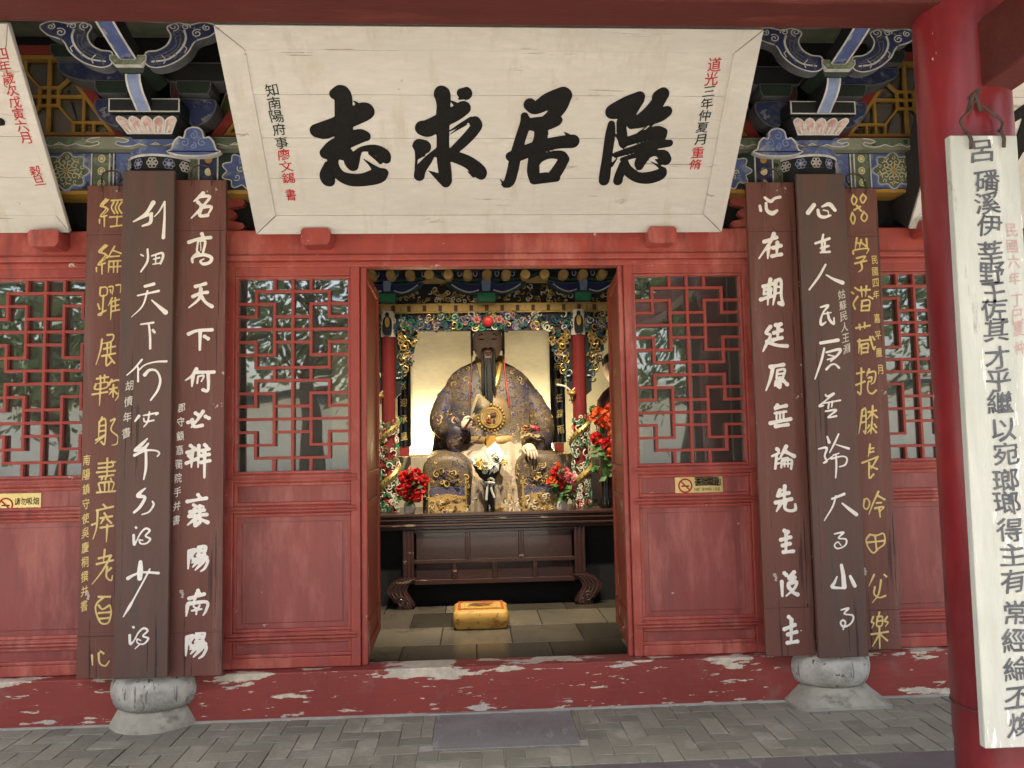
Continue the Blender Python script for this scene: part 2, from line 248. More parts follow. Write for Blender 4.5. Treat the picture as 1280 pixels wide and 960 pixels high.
# ------------------------------------------------------------------ mesh building
def wloc(o):
    v = Vector((0, 0, 0))
    while o: v += o.location; o = o.parent
    return v
class MB:
    def __init__(s): s.v = []; s.f = []; s.mi = []; s.mats = []
    def mid(s, m):
        if m not in s.mats: s.mats.append(m)
        return s.mats.index(m)
    def add(s, vs, fs, m):
        b = len(s.v); s.v += [tuple(v) for v in vs]; k = s.mid(m)
        for f in fs: s.f.append([b+i for i in f]); s.mi.append(k)
        return s
    def box(s, x0, x1, y0, y1, z0, z1, m):
        return s.add([(x, y, z) for x in (x0, x1) for y in (y0, y1) for z in (z0, z1)], [(0, 1, 3, 2), (4, 6, 7, 5), (0, 4, 5, 1), (2, 3, 7, 6), (0, 2, 6, 4), (1, 5, 7, 3)], m)
    def hexa(s, p, m):      # eight corners: bottom ring, top ring
        return s.add(p, [(0, 1, 2, 3), (4, 7, 6, 5), (0, 4, 5, 1), (1, 5, 6, 2), (2, 6, 7, 3), (3, 7, 4, 0)], m)
    def slab(s, pl, u0, u1, v0, v1, h0, h1, m):     # a box standing on a plane
        return s.hexa([pl.p(u, v, h) for h in (h0, h1) for u, v in ((u0, v0), (u1, v0), (u1, v1), (u0, v1))], m)
    def prism(s, poly, pl, h0, h1, m, mface=None):  # polygon (u,v) on a plane, extruded along its normal
        n = len(poly); vs = [pl.p(u, v, h0) for u, v in poly]+[pl.p(u, v, h1) for u, v in poly]
        s.add(vs, [tuple(range(n))]+[(i, (i+1) % n, n+(i+1) % n, n+i) for i in range(n)], m)
        return s.add([pl.p(u, v, h1) for u, v in poly], [tuple(range(n))], mface or m)
    def outl(s, poly, pl, h0, h1, edge, fill, w):   # a painted block: outline colour with an inner field 2 mm proud
        s.prism(poly, pl, h0, h1, edge)
        q = inset(poly, w)
        return s.prism(q, pl, h1-.001, h1+.002, fill)
    def strip(s, path, w, pl, h, m, closed=False):  # a painted line on a plane, 1.5 mm proud
        P = [Vector((a[0], a[1])) for a in path]; n = len(P)
        L = []; Rr = []
        for i in range(n):
            a = P[i-1] if (i or closed) else P[i]; b = P[(i+1) % n] if (i < n-1 or closed) else P[i]
            d = (b-a); d = d.normalized() if d.length > 1e-9 else Vector((1, 0)); t = Vector((-d.y, d.x))*(w/2)
            L.append(P[i]+t); Rr.append(P[i]-t)
        vs = [pl.p(a.x, a.y, h) for a in L]+[pl.p(a.x, a.y, h) for a in Rr]
        fs = [(i, (i+1) % n, n+(i+1) % n, n+i) for i in range(n if closed else n-1)]
        return s.add(vs, fs, m)
    def tube(s, path, r, m, n=7, cap=True):
        P = [Vector(p) for p in path]; k = len(P); rr = r if isinstance(r, (list, tuple)) else [r]*k
        vs = []; up = None
        for i in range(k):
            d = (P[min(i+1, k-1)]-P[max(i-1, 0)])
            d = d.normalized() if d.length > 1e-9 else Vector((0, 0, 1))
            if up is None: up = d.orthogonal().normalized()
            up = (up-d*up.dot(d)); up = up.normalized() if up.length > 1e-6 else d.orthogonal().normalized()
            sd_ = d.cross(up)
            for j in range(n):
                a = 2*math.pi*j/n; vs.append(P[i]+(up*math.cos(a)+sd_*math.sin(a))*rr[i])
        fs = [(i*n+j, i*n+(j+1) % n, (i+1)*n+(j+1) % n, (i+1)*n+j) for i in range(k-1) for j in range(n)]
        if cap: fs += [tuple(range(n)), tuple((k-1)*n+j for j in range(n))]
        return s.add(vs, fs, m)
    def lathe(s, prof, c, m, n=32, cap=True, a0=0, a1=2*math.pi):
        vs = []; k = len(prof)
        for r, z in prof:
            for j in range(n):
                a = 2*math.pi*j/n; vs.append((c[0]+r*math.cos(a), c[1]+r*math.sin(a), c[2]+z))
        fs = [(i*n+j, i*n+(j+1) % n, (i+1)*n+(j+1) % n, (i+1)*n+j) for i in range(k-1) for j in range(n)]
        if cap: fs += [tuple(range(n)), tuple((k-1)*n+j for j in range(n))]
        return s.add(vs, fs, m)
    def loft(s, rings, m, cap=True):
        n = len(rings[0]); vs = [p for r in rings for p in r]
        fs = [(i*n+j, i*n+(j+1) % n, (i+1)*n+(j+1) % n, (i+1)*n+j) for i in range(len(rings)-1) for j in range(n)]
        if cap: fs += [tuple(range(n)), tuple((len(rings)-1)*n+j for j in range(n))]
        return s.add(vs, fs, m)
    def ball(s, c, r, m, n=12, k=8, fn=None):
        rings = []
        for i in range(k+1):
            t = math.pi*(i+.02)/(k+.04); ring = []
            for j in range(n):
                a = 2*math.pi*j/n; d = Vector((math.sin(t)*math.cos(a), math.sin(t)*math.sin(a), -math.cos(t)))
                p = Vector((c[0]+r[0]*d.x, c[1]+r[1]*d.y, c[2]+r[2]*d.z))
                ring.append(fn(p, d) if fn else p)
            rings.append(ring)
        return s.loft(rings, m)
    def build(s, name, parent=None, bevel=0, smooth=False, loc=None, angle=40):
        off = wloc(parent) if parent else Vector(loc or (0, 0, 0))
        me = bpy.data.meshes.new(name)
        me.from_pydata([(v[0]-off.x, v[1]-off.y, v[2]-off.z) for v in s.v], [], s.f)
        for m in s.mats: me.materials.append(m)
        me.polygons.foreach_set('material_index', s.mi)
        bm = bmesh.new(); bm.from_mesh(me); bmesh.ops.recalc_face_normals(bm, faces=bm.faces); bm.to_mesh(me); bm.free()
        o = bpy.data.objects.new(name, me); COL.objects.link(o)
        if parent: o.parent = parent
        else: o.location = off
        if smooth:
            me.shade_smooth(); me.set_sharp_from_angle(angle=R_(angle))
        if bevel:
            b = o.modifiers.new('bevel', 'BEVEL'); b.width = bevel; b.segments = 2; b.limit_method = 'ANGLE'; b.angle_limit = R_(50); b.harden_normals = False
        return o
def inset(poly, w):
    n = len(poly); P = [Vector(p) for p in poly]
    ar = sum(P[i].x*P[(i+1) % n].y-P[(i+1) % n].x*P[i].y for i in range(n)); sg = 1 if ar > 0 else -1
    out = []
    for i in range(n):
        a = (P[i]-P[i-1]).normalized(); b = (P[(i+1) % n]-P[i]).normalized()
        na = Vector((-a.y, a.x))*sg; nb = Vector((-b.y, b.x))*sg; t = na+nb
        k = t.length_squared
        out.append(P[i]+(t*(2*w/k) if k > .3 else na*w))
    return [(p.x, p.y) for p in out]
def smooth2(path, k=5, closed=False):
    P = [np.array(p, float) for p in path]; n = len(P); out = []
    rng = range(n if closed else n-1)
    for i in rng:
        p1 = P[i]; p2 = P[(i+1) % n]; p0 = P[i-1] if (i or closed) else p1*2-p2; p3 = P[(i+2) % n] if (i+2 < n or closed) else p2*2-p1
        for j in range(k):
            t = j/k; out.append(.5*((2*p1)+(p2-p0)*t+(2*p0-5*p1+4*p2-p3)*t*t+(3*p1-p0-3*p2+p3)*t**3))
    if not closed: out.append(P[-1])
    return [tuple(p) for p in out]
def ell(cx, cy, rx, ry, n=20): return [(cx+rx*math.cos(2*math.pi*i/n), cy+ry*math.sin(2*math.pi*i/n)) for i in range(n)]
def empty(name, loc, label=None, cat=None, group=None):
    o = bpy.data.objects.new(name, None); COL.objects.link(o); o.location = loc; o.empty_display_size = .1
    if label: tag(o, label, cat, group)
    return o
def tag(o, label, cat, group=None):
    o['label'] = label; o['category'] = cat
    if group: o['group'] = group
    return o
def struct(o): o['kind'] = 'structure'; return o

# ------------------------------------------------------------------ writing
def brush(mb, pl, strokes, m, cell=.004, lift=.002, dome=.5, wob=.0):
    """strokes: lists of (u,v,halfwidth) in metres on the plane; their union becomes one raised sheet"""
    segs = []
    for st in strokes:
        st = smooth2(st, 4) if len(st) > 2 else st
        if len(st) == 1: segs.append((st[0], st[0]))
        for a, b in zip(st[:-1], st[1:]): segs.append((a, b))
    A = np.array([[p for p in s[0]] for s in segs], float); B = np.array([[p for p in s[1]] for s in segs], float)
    pad = max(A[:, 2].max(), B[:, 2].max())+cell*2
    x0 = min(A[:, 0].min(), B[:, 0].min())-pad; x1 = max(A[:, 0].max(), B[:, 0].max())+pad
    y0 = min(A[:, 1].min(), B[:, 1].min())-pad; y1 = max(A[:, 1].max(), B[:, 1].max())+pad
    nx = int((x1-x0)/cell)+2; ny = int((y1-y0)/cell)+2
    gx, gy = np.meshgrid(x0+np.arange(nx)*cell, y0+np.arange(ny)*cell)
    D = np.full(gx.shape, 9.0)
    for a, b in zip(A, B):
        dx, dy = b[0]-a[0], b[1]-a[1]; L = dx*dx+dy*dy+1e-12
        t = np.clip(((gx-a[0])*dx+(gy-a[1])*dy)/L, 0, 1)
        D = np.minimum(D, np.hypot(gx-a[0]-t*dx, gy-a[1]-t*dy)-(a[2]+t*(b[2]-a[2])))
    if wob: D = D+wob*(np.sin(gx*310+gy*170)*np.sin(gy*260-gx*90)+.5*np.sin(gx*700)*np.sin(gy*640+2))
    ids = {}; vs = []
    def vert(key, x, y, d):
        if key not in ids:
            ids[key] = len(vs); vs.append(pl.p(x, y, lift+min(max(-d, 0), .012)*dome))
        return ids[key]
    fs = []
    ins = D < 0
    act = ins[:-1, :-1] | ins[1:, :-1] | ins[:-1, 1:] | ins[1:, 1:]
    for j, i in zip(*np.nonzero(act)):
        c = ((j, i), (j, i+1), (j+1, i+1), (j+1, i)); poly = []
        for k in range(4):
            a, b = c[k], c[(k+1) % 4]; da, db = D[a], D[b]
            if da < 0: poly.append(vert(a, gx[a], gy[a], da))
            if (da < 0) != (db < 0):
                t = da/(da-db); key = (a, b) if a < b else (b, a)
                poly.append(vert(key, gx[a]+t*(gx[b]-gx[a]), gy[a]+t*(gy[b]-gy[a]), 0))
        if len(poly) > 2: fs.append(poly)
    mb.add(vs, fs, m)
def trace(txt, x0, y0, s, pl, hw):
    """'x,y[,w] x,y ...; ...' read off an enlarged view whose corner is (x0,y0) and scale s"""
    out = []
    for st in txt.replace('\n', ' ').split(';'):
        pts = []; raw = [[float(q) for q in t.split(',')] for t in st.split()]
        if len(raw) > 1 and all(len(a) == 2 for a in raw):      # a brush presses in, thins and lifts off
            dx, dy = raw[-1][0]-raw[-2][0], raw[-1][1]-raw[-2][1]
            fe = .45 if dx < -4 and dy > 4 else 1.22 if dx > 6 and dy > 6 else .72 if abs(dy) > abs(dx) else 1.12
            if len(raw) == 2: raw.insert(1, [(raw[0][0]+raw[1][0])/2, (raw[0][1]+raw[1][1])/2])
            n_ = len(raw)
            for i, a in enumerate(raw): a.append(hw*(1.18 if i == 0 else fe if i == n_-1 else .80+.1*(i % 2)))
        for a in raw:
            u, v = pl.px(x0+a[0]/s, y0+a[1]/s); u2, v2 = pl.px(x0+a[0]/s+1, y0+a[1]/s)
            k = math.hypot(u2-u, v2-v)/s
            pts.append((u, v, (a[2] if len(a) > 2 else hw)*k))
        if pts:
            if len(pts) == 1: pts.append((pts[0][0]+1e-4, pts[0][1], pts[0][2]))
            out.append(pts)
    return out
def write(parent, pl, m, hw, jobs, cell=.004, dome=.5, lift=.002):
    dome = min(dome, .2)
    for x0, y0, sc, chars in jobs:
        for ch in chars:
            mb = MB(); brush(mb, pl, trace(ch, x0, y0, sc, pl, hw), m, cell, lift, dome); mb.build('character', parent)
GL = {}
def glyph(ch):
    if ch not in GL:
        c = bpy.data.curves.new('g', 'FONT'); c.body = ch; c.resolution_u = 3; c.align_x = 'LEFT'
        o = bpy.data.objects.new('g', c); COL.objects.link(o); bpy.context.view_layer.update()
        me = bpy.data.meshes.new_from_object(o.evaluated_get(bpy.context.evaluated_depsgraph_get()))
        vs = [(v.co.x, v.co.y) for v in me.vertices]; fs = [tuple(p.vertices) for p in me.polygons]
        bpy.data.objects.remove(o); bpy.data.meshes.remove(me); bpy.data.curves.remove(c)
        if vs:
            a = np.array(vs); lo, hi = a.min(0), a.max(0); cen = (lo+hi)/2; sz = max(hi-lo)
            GL[ch] = ([((x-cen[0])/sz, (y-cen[1])/sz) for x, y in vs], fs, (hi-lo)/sz)
        else: GL[ch] = ([], [], (0, 0))
    return GL[ch]
def put(mb, pl, ch, u, v, w, h, m, lift=.002, slant=.10, seed=0, bold=.010):
    """one written character centred at (u,v): strokes rise to the right, swell and thin a little like handwriting"""
    vs, fs, _ = glyph(ch); r = random.Random(ord(ch)*31+seed); a, b, c = r.uniform(0, 6), r.uniform(0, 6), r.uniform(-.05, .05)
    P = [(x+c*y+.03*math.sin(4.5*y+b), y+slant*x+.03*math.sin(5*x+a)) for x, y in vs]
    cnt = {}
    for f in fs:
        for i in range(len(f)):
            k = tuple(sorted((f[i], f[(i+1) % len(f)]))); cnt[k] = cnt.get(k, 0)+1
    E = [k for k, n in cnt.items() if n == 1]
    if not E: return
    A = np.array([P[i] for i, _ in E]); B = np.array([P[j] for _, j in E])
    n = 52; g = np.linspace(-.66, .66, n); gx, gy = np.meshgrid(g, g); D = np.full(gx.shape, 9.); ins = np.zeros(gx.shape, bool)
    for (ax, ay), (bx, by) in zip(A, B):
        dx, dy = bx-ax, by-ay; t = np.clip(((gx-ax)*dx+(gy-ay)*dy)/(dx*dx+dy*dy+1e-12), 0, 1)
        D = np.minimum(D, np.hypot(gx-ax-t*dx, gy-ay-t*dy))
        if ay != by: ins ^= ((ay > gy) != (by > gy)) & (gx < ax+(gy-ay)/(by-ay)*dx)
    D = np.where(ins, -D, D)-bold*(1+.55*np.sin(gx*7+a)*np.sin(gy*6+b))
    ids = {}; V_ = []; F_ = []
    def vert(key, x, y):
        if key not in ids: ids[key] = len(V_); V_.append(pl.p(u+x*w, v+y*h, lift))
        return ids[key]
    neg = D < 0; act = neg[:-1, :-1] | neg[1:, :-1] | neg[:-1, 1:] | neg[1:, 1:]
    for j, i in zip(*np.nonzero(act)):
        cc = ((j, i), (j, i+1), (j+1, i+1), (j+1, i)); poly = []
        for k in range(4):
            p0, p1 = cc[k], cc[(k+1) % 4]; d0, d1 = D[p0], D[p1]
            if d0 < 0: poly.append(vert(p0, gx[p0], gy[p0]))
            if (d0 < 0) != (d1 < 0):
                t = d0/(d0-d1); key = (p0, p1) if p0 < p1 else (p1, p0); poly.append(vert(key, gx[p0]+t*(gx[p1]-gx[p0]), gy[p0]+t*(gy[p1]-gy[p0])))
        if len(poly) > 2: F_.append(poly)
    mb.add(V_, F_, m)
def column_text(parent, pl, s, p0, p1, w, h, m, lift=.002, slant=.1):
    """a vertical line of characters between two photograph points given on the face"""
    n = len(s)
    for i, ch in enumerate(s):
        if ch == ' ': continue
        t = i/(n-1) if n > 1 else 0
        u, v = pl.px(p0[0]+(p1[0]-p0[0])*t, p0[1]+(p1[1]-p0[1])*t)
        mb = MB(); put(mb, pl, ch, u, v, w, h, m, lift, slant, i); mb.build('character', parent)
# ================================================================== the ground
g = MB(); g.add([(-60, -60, -.012), (60, -60, -.012), (60, 40, -.012), (-60, 40, -.012)], [(0, 1, 2, 3)], court); struct(g.build('ground'))
# porch floor: dark stone slabs with open joints
g = MB(); g.box(-7, 7, -3.3, .0, -.011, -.006, cement)
rs = random.Random(3); y = -.868
for row, dep in enumerate((.62, .60, .62, .58)):
    x = -7+rs.uniform(0, .8)
    while x < 7:
        w = rs.uniform(1.1, 1.7); sh = .05*row
        g.box(x+.004, min(x+w, 7)-.004, y-dep+.004, y-.004, -.010, .002+rs.uniform(-.0015, .0015), gray_slab); x += w
    y -= dep
struct(g.build('porch_floor', bevel=.004))
# brick strip along the wall, herringbone
br = M('paving_brick', (.255, .25, .195), (.185, .182, .145), rough=.85, scale=3, bump=.5, bscale=30, grime=((.29, .285, .235), 3, (1, 1, 1), .58))
t = br.node_tree; b = t.nodes['Principled BSDF']; src = b.inputs['Base Color'].links[0].from_socket
ge = N(t, 'ShaderNodeNewGeometry'); cr = ramp(t, ge.outputs['Random Per Island'], 0, 1)
mm = N(t, 'ShaderNodeMath', operation='MULTIPLY_ADD'); mm.inputs[1].default_value = .36; mm.inputs[2].default_value = .80; t.links.new(cr, mm.inputs[0])
t.links.new(mix(t, 1.0, src, mm.outputs[0], 'MULTIPLY'), b.inputs['Base Color'])
g = MB(); u = .108; Y0, Y1 = -.865, -.06; X0, X1 = -6, 6
SL = (-.365, .395, -.63)
def brick(x0, x1, y0, y1):
    x0, x1, y0, y1 = max(x0, X0), min(x1, X1), max(y0, Y0), min(y1, Y1)
    if x1-x0 < .03 or y1-y0 < .03: return
    parts = [(x0, x1, y0, y1)]
    if x1 > SL[0] and x0 < SL[1] and y1 > SL[2]:
        parts = []
        if y0 < SL[2]-.02: parts.append((x0, x1, y0, SL[2]))
        elif x0 < SL[0]-.02: parts.append((x0, SL[0], y0, y1))
        elif x1 > SL[1]+.02: parts.append((SL[1], x1, y0, y1))
    for a, b_, c, d in parts:
        if b_-a < .02 or d-c < .02: continue
        e = .0035; dz = [rs.uniform(-.003, .003) for _ in range(4)]; j = lambda: rs.uniform(-.002, .002)
        top = [(a+e+j(), c+e+j(), .004+dz[0]), (b_-e+j(), c+e+j(), .004+dz[1]), (b_-e+j(), d-e+j(), .004+dz[2]), (a+e+j(), d-e+j(), .004+dz[3])]
        g.hexa([(p[0], p[1], -.012) for p in top]+top, br)
for i in range(-57, 57):
    for jj in range(-9, 2):
        k = (i-jj) % 4; x = i*u; y = jj*u-.01
        if k == 0: brick(x, x+2*u, y, y+u)
        elif k == 3: brick(x, x+u, y, y+2*u)
struct(g.build('brick_paving', bevel=.003))
g = MB(); g.box(-6, 6, -.865, -.05, -.0115, -.004, cement); struct(g.build('paving_bed'))
g = MB(); g.box(SL[0]+.004, SL[1]-.004, SL[2]+.004, -.135, -.011, .007, slab_step); struct(g.build('doorstep_slab', bevel=.004))
g = MB(); g.box(-.42, .06, -.132, -.101, -.01, .012, cement); struct(g.build('cement_joint', bevel=.004))
# hall floor: dark polished tiles
g = MB(); g.box(-6, 6, .06, 6, -.02, .052, black)
it = M('hall_tile', (.14, .12, .088), (.08, .074, .060), rough=.22, scale=2, bump=.08, spec=.5, grime=((.06, .05, .04), 2, (1, 1, 1), .6))
t = it.node_tree; b = t.nodes['Principled BSDF']; src = b.inputs['Base Color'].links[0].from_socket
ge = N(t, 'ShaderNodeNewGeometry'); mm = N(t, 'ShaderNodeMath', operation='MULTIPLY_ADD'); mm.inputs[1].default_value = 1.2; mm.inputs[2].default_value = .28
t.links.new(ge.outputs['Random Per Island'], mm.inputs[0]); t.links.new(mix(t, 1.0, src, mm.outputs[0], 'MULTIPLY'), b.inputs['Base Color'])
yy = .12; r2 = random.Random(11)
for k in range(8):
    xx = -3-(k % 2)*.27-.1
    while xx < 3.2: g.box(xx+.004, xx+.536, yy+.004, yy+.536, .0, .058, it); xx += .54
    yy += .54
struct(g.build('hall_floor', bevel=.003))

# ================================================================== the hall
hall = empty('temple_hall', (0, 0, 0), 'red timber temple hall with open door and painted brackets behind the hanging boards', 'temple')
COLX = 1.955
ZS, ZL = .262, 2.632       # top of threshold, underside of lintel
# threshold with peeling paint
for x0, x1 in ((-COLX+.15, COLX-.15), (-5.75, -COLX-.15), (COLX+.15, 5.75)):
    g = MB(); g.box(x0, x1, -.10, .06, -.005, ZS, red_sill); g.box(x0, x1, -.118, -.095, -.008, .012, cement)
    o = g.build('threshold', hall, bevel=.006)
    # flaked patches: bare wood and filler where the paint has come away, thin rims of paint round them
    rr = random.Random(int(x0*10)); m = MB(); pl = front(-.1)
# lintel with a moulded lower edge
for x0, x1 in ((-COLX+.12, COLX-.12), (-5.75, -COLX-.12), (COLX+.12, 5.75)):
    g = MB(); g.box(x0, x1, -.055, .07, ZL+.045, 2.842, red); g.box(x0, x1, -.075, .06, ZL+.02, ZL+.055, red); g.box(x0, x1, -.04, .06, ZL-.012, ZL+.022, red)
    g.build('lintel', hall, bevel=.007)
# transom board above the lintel: scalloped dark openings
def scallop(x0, x1, z0, z1, n=3):
    """opening with cusped ends"""
    w = .07; pts = []
    for sx, xe in ((1, x1), (-1, x0)):
        seq = []
        for k in range(9):
            t_ = k/8; zz = z0+(z1-z0)*t_; dx = w*(abs(math.sin(t_*math.pi*1.5+.2))**.7-.9)
            seq.append((xe+sx*dx, zz))
        pts += seq if sx == 1 else seq[::-1]
    return pts
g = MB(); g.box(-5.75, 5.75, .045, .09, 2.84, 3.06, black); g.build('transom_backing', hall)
for xa, xb in ((-COLX+.12, COLX-.12), (-5.75, -COLX-.12), (COLX+.12, 5.75)):
    L = xb-xa; n = 3; pw = .13
    pl = front(0)
    for k in range(n+1):
        g = MB()
        xc = xa+L*k/n
        if k in (0, n):
            s_ = 1 if k == 0 else -1; e = []
            for q in range(13):
                t_ = q/12; dx = .30+.045*abs(math.sin(t_*math.pi*3))-(.05 if .3 < t_ < .7 else 0)
                e.append((xc+s_*dx, 2.842+.216*t_))
            poly = [(xc, 2.842)]+e+[(xc, 3.058)]
        else:
            e = []
            for q in range(13):
                t_ = q/12; e.append((xc+.10+.04*abs(math.sin(t_*math.pi*3)), 2.842+.216*t_))
            poly = e+[(2*xc-a, b_) for a, b_ in e[::-1]]
        g.prism(poly, pl, -.03, .02, red)
        g.build('transom_bracket', hall, bevel=.003)
# pillars on stone drums
for sx in (-1, 1):
    X = sx*COLX
    g = MB(); g.lathe([(.165, .30), (.168, 1.6), (.162, 3.36)], (X, 0, 0), red_deep, 36); p = g.build('pillar', hall, smooth=True)
    rb = MB(); prof = [(.205, .10), (.230, .112), (.247, .14), (.256, .175), (.258, .205), (.253, .24), (.240, .268), (.220, .288), (.19, .298), (.15, .30)]
    rings = []
    for q, (r, z) in enumerate(prof):
        ring = []
        for j in range(72):
            a = 2*math.pi*j/72; fl = 1+(.012*math.cos(18*a) if .11 < z < .275 else .004*math.cos(18*a))*(1 if q else .3)
            ring.append((X+r*fl*math.cos(a), r*fl*math.sin(a), z))
        rings.append(ring)
    rb.loft(rings, stone); rb.build('pillar_drum', p, smooth=True, angle=60)
    rb = MB()
    if sx < 0: rb.lathe([(.262, -.01), (.258, .015), (.240, .05), (.222, .085), (.212, .105), (.15, .106)], (X, 0, 0), stone_w, 48)
    else:
        ring = lambda h, z, e: [(X+h*math.copysign(abs(math.cos(a))**e, math.cos(a)), h*math.copysign(abs(math.sin(a))**e, math.sin(a)), z) for a in [2*math.pi*(j+.5)/48 for j in range(48)]]
        rb.loft([ring(.285, -.01, .16), ring(.285, .022, .16), ring(.26, .04, .3), ring(.235, .07, .7), ring(.215, .105, 1), ring(.15, .106, 1)], stone_w)
    rb.build('pillar_plinth', p, smooth=True, angle=50)
# red posts between the door leaves and the pillars
for x0, x1 in ((-1.80, -1.602), (1.602, 1.80), (-2.25, -2.10), (2.10, 2.25)):
    g = MB(); g.box(x0, x1, -.02, .05, ZS-.002, ZL+.03, red_deep); g.build('jamb_post', hall, bevel=.006)

# door leaves
LATT = [('v', 3, 0, 15)]
for a in (2, 4): LATT += [('v', a, 0, 1), ('v', a, 2, 6), ('v', a, 7, 8), ('v', a, 9, 13), ('v', a, 14, 15)]
for a in (1, 5): LATT += [('v', a, 1, 3), ('v', a, 5, 7), ('v', a, 8, 10), ('v', a, 12, 14)]
for r in (1, 7, 8, 14): LATT += [('h', r, 1, 5)]
for r in (4, 11): LATT += [('h', r, 0, 6)]
for r in (2, 6, 9, 13): LATT += [('h', r, 0, 2), ('h', r, 4, 6)]
for r in (3, 5, 10, 12): LATT += [('h', r, 0, 1), ('h', r, 2, 4), ('h', r, 5, 6)]
def leaf(name, xf, pr, pd, W_=.795, fr=None):
    """xf maps local (x 0..W_, y depth, z) into the hall; parts: frame, panels, lattice, pane"""
    zt, zb = ZL+.0, ZS+.004
    lw0, lw1, lz0, lz1 = .070, W_-.075, 1.402, 2.556
    T = Plane((0, 0, 0), (1, 0, 0), (0, 0, 1))
    def add(mb, x0, x1, y0, y1, z0, z1, m):
        P = [xf(x, y, z) for z in (z0, z1) for x, y in ((x0, y0), (x1, y0), (x1, y1), (x0, y1))]
        mb.hexa(P, m)
    f = MB()
    add(f, 0, .055, -.028, .03, zb, zt, pr); add(f, W_-.055, W_, -.028, .03, zb, zt, pr)
    rails = ((zt-.062, zt), (1.335, 1.385), (1.155, 1.20), (.425, .47), (zb, zb+.06))
    for z0, z1 in rails: add(f, .055, W_-.055, -.027, .03, z0, z1, pr)
    for z0, z1 in ((1.335, 1.385), (1.155, 1.20), (.425, .47)):      # rounded beads on the rails
        for dz in (.006, z1-z0-.020): add(f, .02, W_-.02, -.038, -.02, z0+dz, z0+dz+.014, pr)
    # inner moulding round the lattice and round each panel
    def ring(x0, x1, z0, z1, w, y0, y1):
        add(f, x0, x1, y0, y1, z1-w, z1, pr); add(f, x0, x1, y0, y1, z0, z0+w, pr); add(f, x0, x0+w, y0, y1, z0+w, z1-w, pr); add(f, x1-w, x1, y0, y1, z0+w, z1-w, pr)
    ring(.055, W_-.055, 1.385, zt-.062, .016, -.020, .024)
    for z0, z1 in ((1.20, 1.335), (.47, 1.155), (zb+.06, .425)): ring(.055, W_-.055, z0, z1, .020, -.018, .02)
    o = f.build(name, hall, bevel=.005)
    for z0, z1 in ((1.20, 1.335), (.47, 1.155), (zb+.06, .425)):
        p = MB(); add(p, .07, W_-.07, -.004, .012, z0+.015, z1-.015, pd)
        if z1-z0 > .5: add(p, .105, W_-.105, -.009, .0, z0+.05, z1-.05, pd)
        p.build('panel', o, bevel=.004)
    l = MB(); cw, chh = (lw1-lw0)/6, (lz1-lz0)/15; hw = .0085
    for kd, a, b0, b1 in LATT:
        if kd == 'v': x = lw0+a*cw; add(l, x-hw, x+hw, -.016, .010, lz1-b1*chh-hw*.98, lz1-b0*chh+hw*.98, lat_red)
        else: z = lz1-a*chh; add(l, lw0+b0*cw-hw*.96, lw0+b1*cw+hw*.96, -.0145, .0095, z-hw, z+hw, lat_red)
    l.build('lattice', o, bevel=.0025)
    p = MB(); add(p, .058, W_-.058, .016, .020, 1.375, zt-.06, glass); p.build('pane', o)
    return o
xl = lambda x0: (lambda x, y, z: (x0+x, y, z))
L1 = leaf('door_leaf', xl(-1.60), red, red_panel)
L2 = leaf('door_leaf', xl(.805), red, red_panel)
L3 = leaf('door_leaf', xl(-2.25-.795), red, red_panel)
L4 = leaf('door_leaf', xl(2.25), red, red_panel)
leaf('door_leaf', xl(-2.25-1.60), red, red_panel); leaf('door_leaf', xl(2.25+.80), red, red_panel)
# two leaves swung into the hall, hinged at the edges of the opening
for x0, s_ in ((-.772, -1), (.790, 1)):
    g = MB(); f_ = lambda d, y: (x0+s_*(d+(.02 if s_ < 0 else .065)*(y-.055)/.8), y)
    def slabx(d0, d1, y0, y1, z0, z1):
        P = [(*f_(d, y), z) for z in (z0, z1) for d, y in ((d0, y0), (d1, y0), (d1, y1), (d0, y1))]; g.hexa(P, red_in)
    slabx(0, .045, .055, .11, ZS+.004, ZL); slabx(0, .045, .775, .835, ZS+.004, ZL)
    for z0, z1 in ((ZS+.004, ZS+.07), (.43, .47), (1.16, 1.20), (1.34, 1.385), (ZL-.065, ZL)): slabx(.002, .043, .11, .775, z0, z1)
    o = g.build('open_door_leaf', hall, bevel=.005)
    g = MB(); slabx(.016, .030, .105, .78, ZS+.02, ZL-.02); g.build('panel', o)
# hinge post of the opening
for x0, x1 in ((-.803, -.765), (.772, .803)):
    g = MB(); g.box(x0, x1, -.012, .03, ZS, ZL+.02, red); g.build('door_stop', hall, bevel=.008)

# ---- painted architrave
arch = MB(); YA = -.13; pl = front(YA)
ZA0, ZA1 = 3.066, 3.286
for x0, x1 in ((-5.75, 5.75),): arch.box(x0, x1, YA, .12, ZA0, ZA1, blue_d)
arch.box(-5.75, 5.75, YA+.01, .1, ZA0-.022, ZA0-.001, ochre)
mid = (ZA0+ZA1)/2; hh = (ZA1-ZA0)/2
def rect(x0, x1, z0, z1): return [(x0, z0), (x1, z0), (x1, z1), (x0, z1)]
def scroll(mb, cx, cz, r, turns, a0, sgn, w, m, h=.006):
    mb.strip([(cx+r*(1-q/26*.85)*math.cos(a0+sgn*q/26*turns*6.28), cz+r*(1-q/26*.85)*math.sin(a0+sgn*q/26*turns*6.28)) for q in range(27)], w, pl, h, m)
def fan(mb, poly, h, m): mb.add([pl.p(a, b_, h) for a, b_ in poly], [tuple(range(len(poly)))], m)
rsA = random.Random(5)
